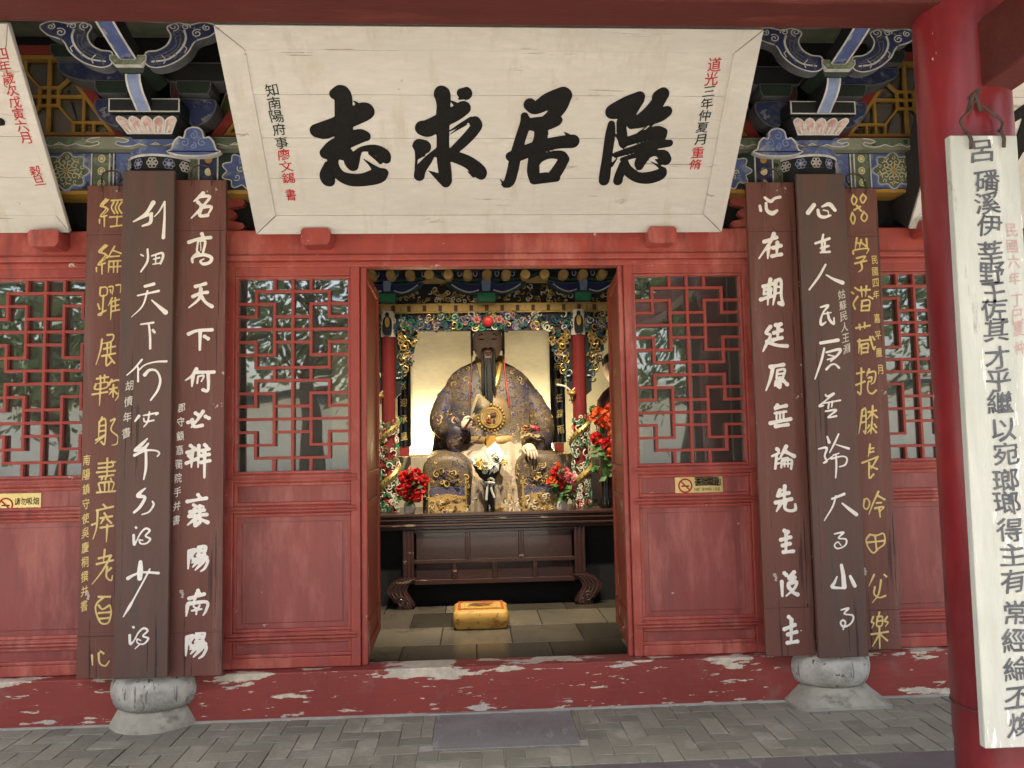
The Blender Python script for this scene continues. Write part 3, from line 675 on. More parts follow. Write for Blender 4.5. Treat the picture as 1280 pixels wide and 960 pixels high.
for sx in (-1, 1):
    cx = sx*COLX
    for dr in (-1, 1):                 # dr: away from the pillar; outer side bay or the middle bay
        outer = dr == sx
        X = lambda d: cx+dr*d
        def R2(d0, d1, m, h=.002, z0=ZA0+.004, z1=ZA1-.004):
            a, b_ = sorted((X(d0), X(d1))); fan(arch, rect(a, b_, z0, z1), h, m)
        def line(d, m=line_w, w=.009): R2(d-w/2, d+w/2, m, .005)
        if outer:
            R2(.12, .25, blue); line(.262); line(.285); R2(.272, .38, green); line(.388)
            for zz in (mid-.075, mid, mid+.075): fan(arch, ell(X(.33), zz, .022, .024), .006, cream); arch.strip(ell(X(.33), zz, .013, .014), .004, pl, .008, olive, True)
            R2(.396, .665, blue)
            c = X(.53); lob = [(c+(.118+.014*math.cos(8*a))*math.cos(a), mid+(.102+.012*math.cos(8*a))*math.sin(a)) for a in [2*math.pi*q/96 for q in range(96)]]
            fan(arch, [(c+(x-c)*1.1, mid+(z-mid)*1.1) for x, z in lob], .004, blue_l); fan(arch, lob, .006, green); arch.strip(lob, .005, pl, .008, line_w, True)
            for q in range(10):
                a = 2*math.pi*q/10
                scroll(arch, c+.062*math.cos(a), mid+.055*math.sin(a), .026, 1.1, a, 1 if q % 2 else -1, .006, cream, .009)
                arch.strip([(c+.012*math.cos(a), mid+.012*math.sin(a)), (c+.045*math.cos(a+.15), mid+.040*math.sin(a+.15))], .006, pl, .0095, cream)
                scroll(arch, c+.092*math.cos(a+.3), mid+.08*math.sin(a+.3), .014, 1, a, -1, .004, cream, .009)
            fan(arch, ell(c, mid, .014, .014), .011, ochre)
            line(.673); R2(.68, .78, green); line(.79)
            for zz in (mid-.075, mid, mid+.075): fan(arch, ell(X(.73), zz, .022, .024), .006, cream)
            R2(.80, .95, dark)
            for q in range(4): scroll(arch, X(.86), mid-.08+.055*q, .028, 1.2, q, 1, .005, line_d, .006)
            R2(.97, 2.2, blue_d)
        else:
            R2(.12, .22, green); line(.228); R2(.236, .33, blue_d); line(.338)
            for zz in (mid-.08, mid-.005, mid+.07):
                fan(arch, ell(X(.285), zz, .022, .024), .006, cream if zz < mid+.05 else ochre)
            R2(.346, .75, green_d)
            c = X(.50); lob = [(c+(.125+.016*math.cos(9*a))*math.cos(a), mid+(.10+.014*math.cos(9*a))*math.sin(a)) for a in [2*math.pi*q/96 for q in range(96)]]
            fan(arch, lob, .004, blue); arch.strip(lob, .007, pl, .006, line_w, True)
            for q in range(9):
                a = rsA.uniform(0, 6.28); r = rsA.uniform(.02, .085)
                scroll(arch, c+r*math.cos(a), mid+r*.8*math.sin(a), rsA.uniform(.014, .024), 1.1, a, 1, .006, rsA.choice((line_w, blue_l, maroon, cream)), .007)
            R2(.77, 1.9, blue)
    # painted belt at the pillar head
    for zz in ((ZA0+.10, ZA0+.105), ): pass
    belt = [(cx-.17+.34*q/16, ZA0+.155-.02*((q-8)/8)**2) for q in range(17)]
o = arch.build('architrave', hall)
# pillar head in front of the architrave: round belt painted with flowers
for sx in (-1, 1):
    cx = sx*COLX; g = MB()
    g.lathe([(.195, ZA0-.01), (.2, ZA0+.02), (.2, ZA0+.10)], (cx, -.02, 0), dark, 40, cap=False)
    g.lathe([(.203, ZA0+.10), (.208, ZA0+.165)], (cx, -.02, 0), dark, 40, cap=False)
    g.lathe([(.210, ZA0+.165), (.213, ZA0+.178)], (cx, -.02, 0), line_w, 40, cap=False)
    g.lathe([(.209, ZA0+.178), (.205, ZA1+.004)], (cx, -.02, 0), blue, 40)
    for q in range(7):
        a = -math.pi/2+(q-3)*.42; c = Vector((cx+.207*math.cos(a), -.02+.207*math.sin(a), ZA0+.125))
        fp = Plane(c, (-math.sin(a), math.cos(a), 0), (0, 0, 1))
        for e in range(6):
            b_ = e*1.047; g.strip(smooth2([(.018*math.cos(b_)+.013*math.cos(k), .018*math.sin(b_)+.013*math.sin(k)) for k in np.linspace(0, 6, 8)], 2), .005, fp, .006, line_w if q % 2 else blue_l)
        g.prism(ell(0, 0, .010, .010, 10), fp, .001, .007, pink)
    g.build('pillar_head', hall, smooth=True)
# flat plate above the architrave, painted with cloud heads
YP = -.19; pl = front(YP); ZP0, ZP1 = 3.290, 3.360
g = MB(); g.box(-5.75, 5.75, YP, .16, ZP0, ZP1, sage)
def cloudpath(x0, w, zt_, zb_): # double hooked cloud outline
    s_ = [(-1.0, 1), (-.80, .92), (-.66, .70), (-.80, .52), (-.93, .62), (-.98, .40), (-.80, .18), (-.55, .22), (-.40, .40), (-.22, .22), (0, .36), (.22, .22), (.40, .40), (.55, .22), (.80, .18), (.98, .40), (.93, .62), (.80, .52), (.66, .70), (.80, .92), (1.0, 1)]
    return smooth2([(x0+a*w/2, zb_+(zt_-zb_)*b_) for a, b_ in s_], 3)
for k, xk in enumerate(np.arange(-5.5, 5.6, .50)):
    # each unit: a green or blue cloud between hooks
    xk = COLX*round(xk/COLX) if abs(xk-COLX*round(xk/COLX)) < .05 else xk
    m = (green, blue)[k % 2]
    cp = cloudpath(xk, .46, ZP1-.004, ZP0+.002)
    fan(g, cp, .002, m); g.strip(cp, .006, pl, .004, line_w)
    g.strip([(xk-.05, ZP0+.012), (xk, ZP0+.035), (xk+.05, ZP0+.012)], .005, pl, .004, cream if k % 2 else line_w)
g.build('flat_plate', hall)
# carved cloud boss beside each pillar head
for sx in (-1, 1):
    cx = sx*COLX-sx*.235; g = MB(); pb = front(-.20)
    zb_ = ZP0-.045
    out = [(-.155, 0), (-.13, .015), (-.115, .06), (-.085, .09), (-.06, .085), (-.05, .125), (-.02, .145), (.02, .145), (.05, .125), (.06, .085), (.085, .09), (.115, .06), (.13, .015), (.155, 0), (.10, -.025), (0, -.032), (-.10, -.025)]
    poly = smooth2([(cx+a, zb_+.01+b_) for a, b_ in out], 3, True)
    g.outl(poly, pb, 0, .04, line_w, blue, .010)
    for a, b_, r in ((-.05, .05, .026), (.05, .05, .026), (0, .095, .026), (0, .03, .02)):
        pl = pb; scroll(g, cx+a, zb_+.01+b_, r, 1.2, 1.5, 1 if a > 0 else -1, .007, blue_l, .047)
    g.build('cloud_boss', hall)
# ---- bracket sets over the pillars
def bracket(sx):
    cx = sx*COLX
    root = empty('bracket_set', (cx, 0, 3.40)); root.parent = hall
    # local measure taken from the left-hand set; u runs away from the middle of the hall
    def uv(x, y, Y): q = at(x, y, Y); return (-(q.x+COLX), q.z)
    def P(Y): return Plane((cx, Y, 0), (1, 0, 0), (0, 0, 1))
    def poly(pts, Y): return [(sx*u, z) for u, z in (uv(x, y, Y) for x, y in pts)]
    Bx, By = 90, 20
    def zz(txt): return [(Bx+float(a.split(',')[0])/6.4, By+float(a.split(',')[1])/6.4) for a in txt.split()]
    zb = 3.40
    # lotus base: tapered block with a ring of petals
    g = MB(); wT, wB = .185, .125; z0, z1 = zb, zb+.105
    yT, yB = -.33, -.27
    g.hexa([(cx-wB, yB, z0), (cx+wB, yB, z0), (cx+wB, .0, z0), (cx-wB, .0, z0), (cx-wT, yT, z1), (cx+wT, yT, z1), (cx+wT, .0, z1), (cx-wT, .0, z1)], dark)
    n = 5
    fp = Plane((cx, yB, z0), (1, 0, 0), (0, yT-yB, z1-z0)); H_ = math.hypot(yT-yB, z1-z0)
    for k in range(n):
        t0, t1 = -1+2*k/n+.008, -1+2*(k+1)/n-.008
        petal = [(t0*wB, .0), (t1*wB, .0), (t1*(wB+(wT-wB)*.75), H_*.75), ((t1*.8+t0*.2)*wT*.97, H_*.90), ((t0+t1)/2*wT, H_*.985), ((t0*.8+t1*.2)*wT*.97, H_*.90), (t0*(wB+(wT-wB)*.75), H_*.75)]
        g.outl(petal, fp, .0, .008, line_w, pink, .0085)
        c0 = (t0+t1)/2
        g.strip([(c0*wB, .012), (c0*(wB+wT)/2*1.0, H_*.45)], .012, fp, .0125, line_w)
    g.build('lotus_base', root)
    # bearing block
    g = MB(); zq0, zq1 = zb+.118, zb+.215
    g.box(cx-.15, cx+.15, -.31, .0, zb+.105, zq0, dark)
    g.box(cx-.196, cx+.196, -.35, .0, zq0, zq1, dark)
    fpp = P(-.35); g.outl(rect(-.196, .196, zq0, zq1), fpp, 0, .004, line_w, dark, .008)
    g.build('bearing_block', root)
    # lower tongue: curls out of the block towards the viewer and up
    def tongue(pts, w, nm, h0, mside, shaft=True):
        # pts in (Y,z): front line of the painted face, from the foot upward
        pts = smooth2(pts, 6); g = MB(); n_ = len(pts)
        for k in range(n_-1):
            (ya, za), (yb, zb2) = pts[k], pts[k+1]
            ba, bb = (ya+h0, za+h0*.35), (yb+h0, zb2+h0*.35)
            for s0, s1, m in ((-w/2, w/2, mside),):
                g.hexa([(cx+s0, ya, za), (cx+s1, ya, za), (cx+s1, ba[0], ba[1]), (cx+s0, ba[0], ba[1]), (cx+s0, yb, zb2), (cx+s1, yb, zb2), (cx+s1, bb[0], bb[1]), (cx+s0, bb[0], bb[1])], m)
        # painted field and white rims
        def band(a, b_, m, e):
            vs = []
            for k in range(n_):
                y0_, z0_ = pts[k]; q0 = pts[max(k-1, 0)]; q1 = pts[min(k+1, n_-1)]
                ty, tz = q1[0]-q0[0], q1[1]-q0[1]; l = math.hypot(ty, tz)
                ny, nz = -tz/l, ty/l
                if ny > 0: ny, nz = -ny, -nz
                vs += [(cx+a, y0_+ny*e, z0_+nz*e), (cx+b_, y0_+ny*e, z0_+nz*e)]
            g.add(vs, [(2*k, 2*k+1, 2*k+3, 2*k+2) for k in range(n_-1)], m)
        band(-w/2, w/2, blue_l if nm == 'bracket_tongue' else blue, .003)
        band(-w/2, -w/2+.011, line_w, .006); band(w/2-.011, w/2, line_w, .006)
        return g.build(nm, root)
    tongue([(-.352, zb+.125), (-.39, zb+.155), (-.45, zb+.20), (-.49, zb+.255), (-.50, zb+.31)], .082, 'bracket_tongue', .22, dark)
    # green block carried by the tongue
    g = MB(); zg0, zg1 = zb+.30, zb+.395
    g.hexa([(cx-.062, -.52, zg0), (cx+.062, -.52, zg0), (cx+.062, -.30, zg0), (cx-.062, -.30, zg0), (cx-.098, -.56, zg0+.06), (cx+.098, -.56, zg0+.06), (cx+.098, -.28, zg0+.06), (cx-.098, -.28, zg0+.06)], green_d)
    g.box(cx-.098, cx+.098, -.56, -.28, zg0+.06, zg1, green_d)
    fpp = P(-.56); g.outl([(-.07, zg0+.022), (.07, zg0+.022), (.097, zg0+.062), (.097, zg1), (.05, zg1), (.035, zg1-.03), (-.035, zg1-.03), (-.05, zg1), (-.097, zg1), (-.097, zg0+.062)], fpp, -.02, .006, line_w, green, .006)
    g.build('bearing_block', root)
    # upper tongue, longer, reaching out under the eaves
    tongue([(-.53, zb+.365), (-.62, zb+.385), (-.75, zb+.42), (-.90, zb+.475), (-1.10, zb+.57)], .095, 'bracket_arm', .16, dark)
    # side arms in the plane of the wall: boat shapes, two tiers, with small blocks
    for s_ in (-1, 1):
        d = lambda pts: [(s_*a, zb+b_) for a, b_ in pts]
        fp1 = P(-.20)
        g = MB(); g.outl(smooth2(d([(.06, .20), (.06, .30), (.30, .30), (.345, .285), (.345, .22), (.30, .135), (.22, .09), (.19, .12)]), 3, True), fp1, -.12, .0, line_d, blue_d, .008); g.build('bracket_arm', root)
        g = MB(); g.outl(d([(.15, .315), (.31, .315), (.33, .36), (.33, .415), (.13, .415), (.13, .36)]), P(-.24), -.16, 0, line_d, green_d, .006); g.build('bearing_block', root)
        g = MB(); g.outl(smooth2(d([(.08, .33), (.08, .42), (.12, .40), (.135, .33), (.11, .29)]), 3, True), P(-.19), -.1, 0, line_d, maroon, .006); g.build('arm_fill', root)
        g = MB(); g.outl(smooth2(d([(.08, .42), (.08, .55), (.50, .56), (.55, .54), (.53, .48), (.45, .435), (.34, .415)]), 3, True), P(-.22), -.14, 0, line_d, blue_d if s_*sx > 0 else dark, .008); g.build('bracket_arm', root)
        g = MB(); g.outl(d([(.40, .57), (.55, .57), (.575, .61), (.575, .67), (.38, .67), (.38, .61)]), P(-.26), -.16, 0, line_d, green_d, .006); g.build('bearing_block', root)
        # carved cloud wing
        g = MB(); pw = P(-.55)
        dz_ = -.10
        d = lambda pts: [(s_*a_, zb+b_+dz_) for a_, b_ in pts]
        wing = d([(.09, .44), (.15, .415), (.24, .45), (.31, .52), (.35, .60), (.43, .64), (.47, .70), (.40, .735), (.31, .715), (.26, .73), (.20, .70), (.22, .64), (.20, .575), (.15, .535), (.09, .52)])
        w3 = smooth2(wing, 4, True); g.outl(w3, pw, -.07, 0, line_d, blue_d, .008)
        for off_, m, w_ in ((.0, line_w, .012), (.028, line_d, .007), (.055, line_d, .006)):
            g.strip(smooth2(d([(.12+off_*.3, .455+off_*.6), (.21, .475+off_), (.275-off_*.5, .545+off_*.5), (.30-off_, .62), (.29-off_, .68)]), 5), w_, pw, .005, m)
        g.strip(w3, .008, pw, .004, line_w, True)
        for q in range(5):
            e0 = d([(.13+.055*q, .43+.028*q*q*.35)])[0]; g.strip([(e0[0], e0[1]), (e0[0]+s_*.012, e0[1]+.03), (e0[0]-s_*.012, e0[1]+.06)], .006, pw, .0065, line_w if q % 2 else line_d)
        for a_, b_, r_ in ((.36, .655, .03), (.235, .70, .03), (.41, .695, .022), (.30, .70, .025)):
            c3 = d([(a_, b_)])[0]; g.strip([(c3[0]+s_*r_*(1-q/22)*math.cos(q*.5+a_*20), c3[1]+r_*(1-q/22)*math.sin(q*.5+a_*20)) for q in range(19)], .007, pw, .007, line_w)
        ctr = d([(.255, .655)])[0]
        g.strip([(ctr[0]+s_*.032*(1-q/24)*math.cos(q*.45), ctr[1]+.032*(1-q/24)*math.sin(q*.45)) for q in range(22)], .008, pw, .005, line_d)
        g.build('cloud_wing', root)
        # upper carved head, mostly lost under the eaves
        g = MB(); pw = P(-.80)
        d = lambda pts: [(s_*a_, zb+b_-.13) for a_, b_ in pts]
        hd = d([(.10, .70), (.20, .655), (.30, .66), (.40, .70), (.47, .76), (.60, .80), (.60, .98), (.10, .98)])
        g.outl(smooth2(hd, 3, True), pw, -.10, 0, line_d, blue_d, .008)
        for q in range(5): g.strip(d([(.16+.055*q, .675+.012*q), (.19+.055*q, .74+.012*q)]), .012, pw, .005, line_d)
        c2 = d([(.30, .82)])[0]
        g.strip([(c2[0]+s_*.06*(1-q/30)*math.cos(q*.42), c2[1]+.06*(1-q/30)*math.sin(q*.42)) for q in range(28)], .010, pw, .005, line_w)
        g.build('cloud_wing', root)
    return root
for s_ in (-1, 1):
    r_ = bracket(s_); r_.scale = (1, 1, .80); r_.location.z = 3.345
# board behind the brackets, painted olive
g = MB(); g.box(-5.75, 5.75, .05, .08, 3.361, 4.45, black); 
for sx in (-1, 1):
    for s_ in (-1, 1):
        pts = [(.32, .03), (.40, .10), (.42, .20), (.52, .27), (.60, .40), (.55, .46), (.40, .42), (.30, .25)]
        g.prism(smooth2([(sx*COLX+s_*a, 3.40+b_) for a, b_ in pts], 3, True), front(.05), 0, .012, olive)
        g.strip(smooth2([(sx*COLX+s_*a, 3.40+b_) for a, b_ in pts], 3, True), .008, front(.05), .015, cream, True)
g.build('bracket_board', hall)
# purlin under the eaves, blue above green
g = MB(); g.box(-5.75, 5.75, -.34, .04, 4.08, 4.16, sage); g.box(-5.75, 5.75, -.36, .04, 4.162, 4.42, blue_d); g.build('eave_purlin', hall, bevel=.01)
# transom windows: trapezoids with a yellow lattice
def transom(xc, hb, ht):
    z0, z1 = 3.363, 3.97; Yw = -.045; pl_ = front(Yw)
    fr = .055
    o_ = [(xc-hb, z0), (xc+hb, z0), (xc+ht, z1), (xc-ht, z1)]
    def ringp(mb, outer, w, m, h0, h1):
        inn = inset(outer, w)
        for k in range(4):
            a, b_, c, d = outer[k], outer[(k+1) % 4], inn[(k+1) % 4], inn[k]; mb.prism([a, b_, c, d], pl_, h0, h1, m)
        return inn
    g = MB(); i1 = ringp(g, o_, fr, trim_red, -.05, .03); root = g.build('transom_window', hall, bevel=.004)
    g = MB(); i2 = ringp(g, i1, .022, ochre, -.03, .018)
    zi0, zi1 = i2[0][1], i2[2][1]; Hh = zi1-zi0
    sl = (hb-ht)/(z1-z0)
    def bar(a, b_, w=.017, h=.008):
        d = Vector((b_[0]-a[0], b_[1]-a[1])); t_ = Vector((-d.y, d.x)).normalized()*(w/2)
        g.prism([(a[0]+t_.x, a[1]+t_.y), (a[0]-t_.x, a[1]-t_.y), (b_[0]-t_.x, b_[1]-t_.y), (b_[0]+t_.x, b_[1]+t_.y)], pl_, -.015+h*.1, h, ochre)
    he = lambda z: abs(i2[1][0]-xc)-(z-zi0)*sl
    n = max(2, round((he(zi0)-.365)*2/.62)+1)
    cz = zi0+Hh*.5; q_ = .055; E = he(zi0)-.365; zl = zi0+.066
    cs = [xc-E+2*E*k/(n-1) for k in range(n)]
    bar((xc-he(cz), cz), (xc+he(cz), cz), .016, .0075); 
    for k, c in enumerate(cs):
        bar((c, zi0), (c, zi1), .017, .0085)
        for a in (-q_, q_):
            bar((c+a, cz-q_-.008), (c+a, cz+q_+.008), .014, .0065); bar((c-q_-.007, cz+a), (c+q_+.007, cz+a), .014, .0058)
        for sx_ in (-1, 1):
            endd = (sx_ < 0 and k == 0) or (sx_ > 0 and k == n-1)
            bar((c+sx_*q_, cz-q_), (c+sx_*.145, zl), .014, .005); bar((c+sx_*.145, zl+.004), (c+sx_*.145, zi0), .014, .0045)
            if endd:
                bar((c+sx_*q_, cz+q_), (c+sx_*.125, cz+q_+.066), .014, .005)
                bar((c+sx_*.145, zl), (c+sx_*.318, zl), .014, .0062); bar((c+sx_*.205, cz), (c+sx_*.205, zi0), .014, .0054); bar((c+sx_*.265, zl), (c+sx_*.265, zi0), .014, .0052)
            else:
                bar((c+sx_*q_, cz+q_), (c+sx_*.145, zi1-.066), .014, .005); bar((c+sx_*.145, zi1-.070), (c+sx_*.145, zi1), .014, .0045)
        if k < n-1:
            for z_ in (zl, zi1-.066): bar((c+.145, z_), (cs[k+1]-.145, z_), .014, .0062)
    g.build('transom_lattice', root, bevel=.002)
    g = MB(); g.prism(inset(o_, fr*.6), pl_, -.03, -.026, glass); g.build('pane', root)
    g = MB(); g.prism(inset(o_, fr*.5), pl_, -.09, -.085, in_wall); g.build('transom_back', root)
hbC = abs(X_(157, 168, -.045))
transom(0, 1.72, 1.285); 
transom(-3.85, 1.72, 1.285); transom(3.85, 1.72, 1.285)
# red rests that carry the plaques
for x, zt_ in ((X_(398, 299, -.10), Z_(398, 290, -.1)), (X_(824, 297, -.10), Z_(824, 288, -.1)), (X_(64, 301, -.10), Z_(64, 292, -.1)), (2.70, 2.86)):
    g = MB(); g.prism([(x-.085, zt_-.012), (x-.07, zt_), (x+.07, zt_), (x+.085, zt_-.012), (x+.085, zt_-.075), (x+.065, zt_-.098), (x-.065, zt_-.098), (x-.085, zt_-.075)], front(-.055), 0, .13, red); g.build('plaque_rest', hall, bevel=.008)
# ---- porch: front pillar, beams, roof
PX, PY = X_(1202, 100, -1.6), -1.6
g = MB(); g.lathe([(.172, 0), (.176, .2), (.176, .33), (.179, .335), (.179, 1.8), (.172, 4.25)], (PX, PY, 0), red_col, 48); fp_ = g.build('porch_pillar', hall, smooth=True)
g = MB(); g.lathe([(.30, -.005), (.30, .03), (.25, .10), (.19, .112)], (PX, PY, 0), stone, 40); g.build('pillar_plinth', fp_, smooth=True)
zb0 = Z_(640, 33, PY+.10); 
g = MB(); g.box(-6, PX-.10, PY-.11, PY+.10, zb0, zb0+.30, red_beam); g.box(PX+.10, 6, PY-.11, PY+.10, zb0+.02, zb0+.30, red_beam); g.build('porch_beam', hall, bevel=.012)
TB0 = at(1213, 118, PY-.1); TBX0 = TB0.x+.0; TBW = .155
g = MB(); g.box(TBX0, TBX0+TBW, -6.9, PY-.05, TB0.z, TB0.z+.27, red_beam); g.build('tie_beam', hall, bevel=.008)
g = MB(); g.lathe([(.172, 0), (.172, 3.75)], (TBX0+TBW/2, -7.05, 0), red_col, 32); g.build('porch_pillar', hall, smooth=True)
g = MB(); g.lathe([(.172, 0), (.172, 4.25)], (-5.6, PY, 0), red_col, 32); g.build('porch_pillar', hall, smooth=True)
g = MB()
def slope(y): return 4.42+(y+.3)*.13+.0
ys = [.3, -1.0, -2.2, -3.2]; zs = [4.55, 4.30, 4.05, 3.90]
for k in range(3):
    g.hexa([(-6.5, ys[k+1], zs[k+1]), (6.5, ys[k+1], zs[k+1]), (6.5, ys[k], zs[k]), (-6.5, ys[k], zs[k]), (-6.5, ys[k+1], zs[k+1]+.12), (6.5, ys[k+1], zs[k+1]+.12), (6.5, ys[k], zs[k]+.12), (-6.5, ys[k], zs[k]+.12)], soffit)
g.hexa([(-6.5, .3, 4.55), (6.5, .3, 4.55), (6.5, 3, 5.6), (-6.5, 3, 5.6), (-6.5, .3, 4.67), (6.5, .3, 4.67), (6.5, 3, 5.72), (-6.5, 3, 5.72)], roof_t)
g.hexa([(-6.5, 3, 5.6), (6.5, 3, 5.6), (6.5, 6.2, 4.4), (-6.5, 6.2, 4.4), (-6.5, 3, 5.72), (6.5, 3, 5.72), (6.5, 6.2, 4.52), (-6.5, 6.2, 4.52)], roof_t)
g.build('roof', hall)
# shell of the hall
g = MB(); g.box(-6, 6, 5.6, 5.8, 0, 4.6, in_wall); g.build('rear_wall', hall)
for x in (-5.95, 5.75): g = MB(); g.box(x, x+.2, -.05, 5.6, 0, 4.7, in_wall); g.build('end_wall', hall)
g = MB(); g.box(-5.75, 5.75, .14, 5.6, 4.25, 4.3, soffit); g.build('hall_ceiling', hall)
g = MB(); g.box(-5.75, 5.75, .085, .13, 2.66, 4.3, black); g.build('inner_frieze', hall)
# ================================================================== plaques
def solve_top(pb0, pb1, pt0, pt1, Yb):
    wb = X_(*pb1, Yb)-X_(*pb0, Yb); lo, hi = -1.6, Yb
    for _ in range(50):
        m_ = (lo+hi)/2
        if X_(*pt1, m_)-X_(*pt0, m_) > wb: hi = m_      # nearer planes are narrower: move back
        else: lo = m_
        # width shrinks as the plane comes nearer
    return (lo+hi)/2, wb
YB = -.115
def top_y():
    best = None
    for k in range(400):
        y = -.2-.004*k; d = abs((X_(951, 33, y)-X_(268, 30, y))-(X_(900, 285, YB)-X_(322, 291, YB)))
        if best is None or d < best[0]: best = (d, y)
    return best[1]
YT = top_y()
b0, b1 = at(322, 291, YB), at(900, 285, YB)
PW = (b1-b0).length; zc = (b0.z+b1.z)/2
t0 = at(609, 31.5, YT)
UP = Vector((0, YT-YB, t0.z-zc)); PHT = UP.length
ink_r2 = M('faded_red_ink', (.44, .30, .28), (.48, .38, .35), rough=.6, scale=20, bump=0)
def plaque(name, x0, label, group, frame_m=plq, fs=.125, cheeks=False, yt=None):
    up = UP if yt is None else Vector((0, yt-YB, Z_(10, 28, yt)-zc)); PHT = up.length
    root = empty(name, (x0+PW/2, YB, zc), label, 'plaque', group)
    pl = Plane((x0, YB, zc), (1, 0, 0), up)
    fw, fb = .125, .105
    g = MB()
    g.slab(pl, 0.012, PW-.012, .012, PHT-.012, -.075 if fs > .1 else -.028, -.005, plq_back)
    NPK = 4
    for k in range(NPK):        # planks of the field
        a, b_ = fb-.01+(PHT-fw-fb+.02)*k/NPK, fb-.01+(PHT-fw-fb+.02)*(k+1)/NPK
        g.slab(pl, fs-.03, PW-fs+.03, a+.0006, b_-.0006, -.004, .003+(.001 if k % 2 else 0), plq)
    o = g.build('field', root, bevel=.0015)
    g = MB()
    for q in ([(0, 0), (PW, 0), (PW-fs, fb), (fs, fb)], [(PW, 0), (PW, PHT), (PW-fs, PHT-fw), (PW-fs, fb)], [(PW, PHT), (0, PHT), (fs, PHT-fw), (PW-fs, PHT-fw)], [(0, PHT), (0, 0), (fs, fb), (fs, PHT-fw)]):
        cx_ = sum(a for a, _ in q)/4; cy_ = sum(b_ for _, b_ in q)/4
        q = [(a+(cx_-a)*.0015, b_+(cy_-b_)*.004) for a, b_ in q]
        hs = (.040, .040, .012, .012) if fs > .1 else (.010, .010, .006, .006)
        P = [pl.p(a, b_, -.06 if fs > .1 else -.022) for a, b_ in q]+[pl.p(a, b_, h) for (a, b_), h in zip(q, hs)]
        g.hexa(P, frame_m)
    g.build('frame', root, bevel=.004)
    if cheeks:
        for u0, u1 in ((-.004, .03), (PW-.03, PW+.004)): g = MB(); g.slab(pl, u0, u1, .0, PHT, -.26, -.004, plq_back); g.build('side_board', root)
    g = MB()                  # iron hangers from the top edge
    for u in (.35, PW-.35): g.tube([pl.p(u, PHT-.02, -.05), pl.p(u, PHT-.02, -.05)+Vector((0, .25, .30))], .008, rust)
    g.build('hanger', root)
    return root, pl
P1, plc = plaque('plaque', b0.x, 'wide cream plaque with four large black characters tilted over the open doorway', None)
BIG = (('志', (380, 90), '205,145,36 255,140,55 265,220,60 265,420,60 255,540,48; 85,390,46 140,385,60 220,350,55 300,310,60 400,262,62 428,262,40; 145,540,40 200,500,52 280,460,52 370,425,48 412,425,34; 150,605,12 150,680,44 160,712,48 170,725,38; 190,560,44 200,620,34 240,685,38 310,715,45 400,715,46 490,690,54 530,670,34; 505,680,44 455,625,16 395,575,2; 300,530,26 312,590,46 325,620,40; 330,560,24 385,512,18 470,512,32 530,548,44 548,578,32; 345,600,26 370,560,8 385,530,2; 440,540,12 480,575,10 510,600,14; 325,190,2 345,200,8 385,240,20'),
       ('求', (380, 90), '905,150,40 922,145,54 930,220,46 926,300,46 926,450,42 928,560,44 940,660,44 945,720,42; 945,735,34 895,695,24 830,655,2; 790,372,50 830,372,58 900,330,50 1000,280,50 1060,240,48 1075,240,34; 975,190,2 1000,205,12 1040,240,24; 1050,138,32 1078,140,44; 1060,165,18 1022,182,2; 1140,332,40 1148,362,38 1085,440,36 1000,520,30 960,550,22; 1115,310,16 1040,350,10 970,392,4; 1080,345,8 1000,395,4 968,418,2; 1060,440,8 1000,490,5 968,520,3; 880,540,26 1000,562,40 1100,602,44 1168,660,48 1182,688,30; 1130,690,12 1090,660,2; 772,490,48 800,496,48; 735,490,14 755,520,18 750,580,9 745,640,8; 785,540,26 750,575,10; 768,690,36 780,645,36 830,580,28 885,510,8; 850,560,4 835,580,3'),
       ('居', (620, 90), '225,215,42 262,238,42 350,190,54 440,140,42 462,150,44; 462,155,46 420,235,50 360,300,40 275,350,26; 200,345,38 300,345,50 390,328,38 418,318,26; 190,292,26 195,340,36 160,450,36 130,560,38 112,650,38 88,728,36 60,750,20; 45,735,8 22,705,1; 45,750,8 30,742,1; 95,560,32 140,552,44 260,506,46 400,470,42 500,460,46 512,460,42; 448,395,1 475,415,10 500,440,20; 300,350,46 298,430,46 280,500,48 262,580,46; 250,590,38 248,660,42 255,715,34; 270,588,24 350,553,24 430,552,32 455,580,34; 450,585,36 412,650,40 380,692,40; 258,715,34 330,702,38 402,705,26; 345,395,2 340,410,10'),
       ('隱', (620, 90), '775,262,48 805,252,56 880,210,54 945,170,40 955,165,38; 950,185,38 905,250,42 870,300,50 850,320,30; 768,345,24 760,420,34 740,560,33 725,680,38 720,720,36; 770,620,12 808,570,3; 1090,165,52 1108,150,44 1050,240,48 985,310,52 905,345,34; 1135,262,38 1085,288,46 1005,315,42; 832,330,30 838,400,34 846,470,30 850,490,16; 785,405,1 810,430,10 835,460,18; 850,468,30 950,436,34 1060,402,44 1108,402,34; 1025,335,5 985,375,4 945,402,3; 1045,345,6 1000,385,5; 1100,420,38 1050,480,44 1010,535,36 962,595,38 955,628,26; 798,550,20 900,518,24 1000,490,30 1100,478,28 1155,472,24; 838,580,14 950,548,18 1010,530,20; 838,610,18 818,690,30 812,722,32; 845,690,8 850,665,2; 858,590,20 875,650,34 940,698,36 1020,702,42 1092,680,40 1112,655,24; 1115,650,18 1075,620,8 1020,588,1; 990,575,10 1060,540,18 1112,552,36 1130,582,38; 1100,600,20 1060,580,4'))
for ch, (ox, oy), tx in BIG:
    g = MB(); brush(g, plc, trace(tx, ox, oy, 5.3333, plc, 40), ink, .006, .0062, .25); g.build('character', P1)
column_text(P1, plc, '知南陽府事', (340, 112), (352, 178), .070, .064, ink_g, .006); column_text(P1, plc, '廖文鐋', (355, 193), (361, 222), .070, .062, ink_r, .006); column_text(P1, plc, '書', (363.5, 243), (363.5, 243), .06, .07, ink_r, .006)
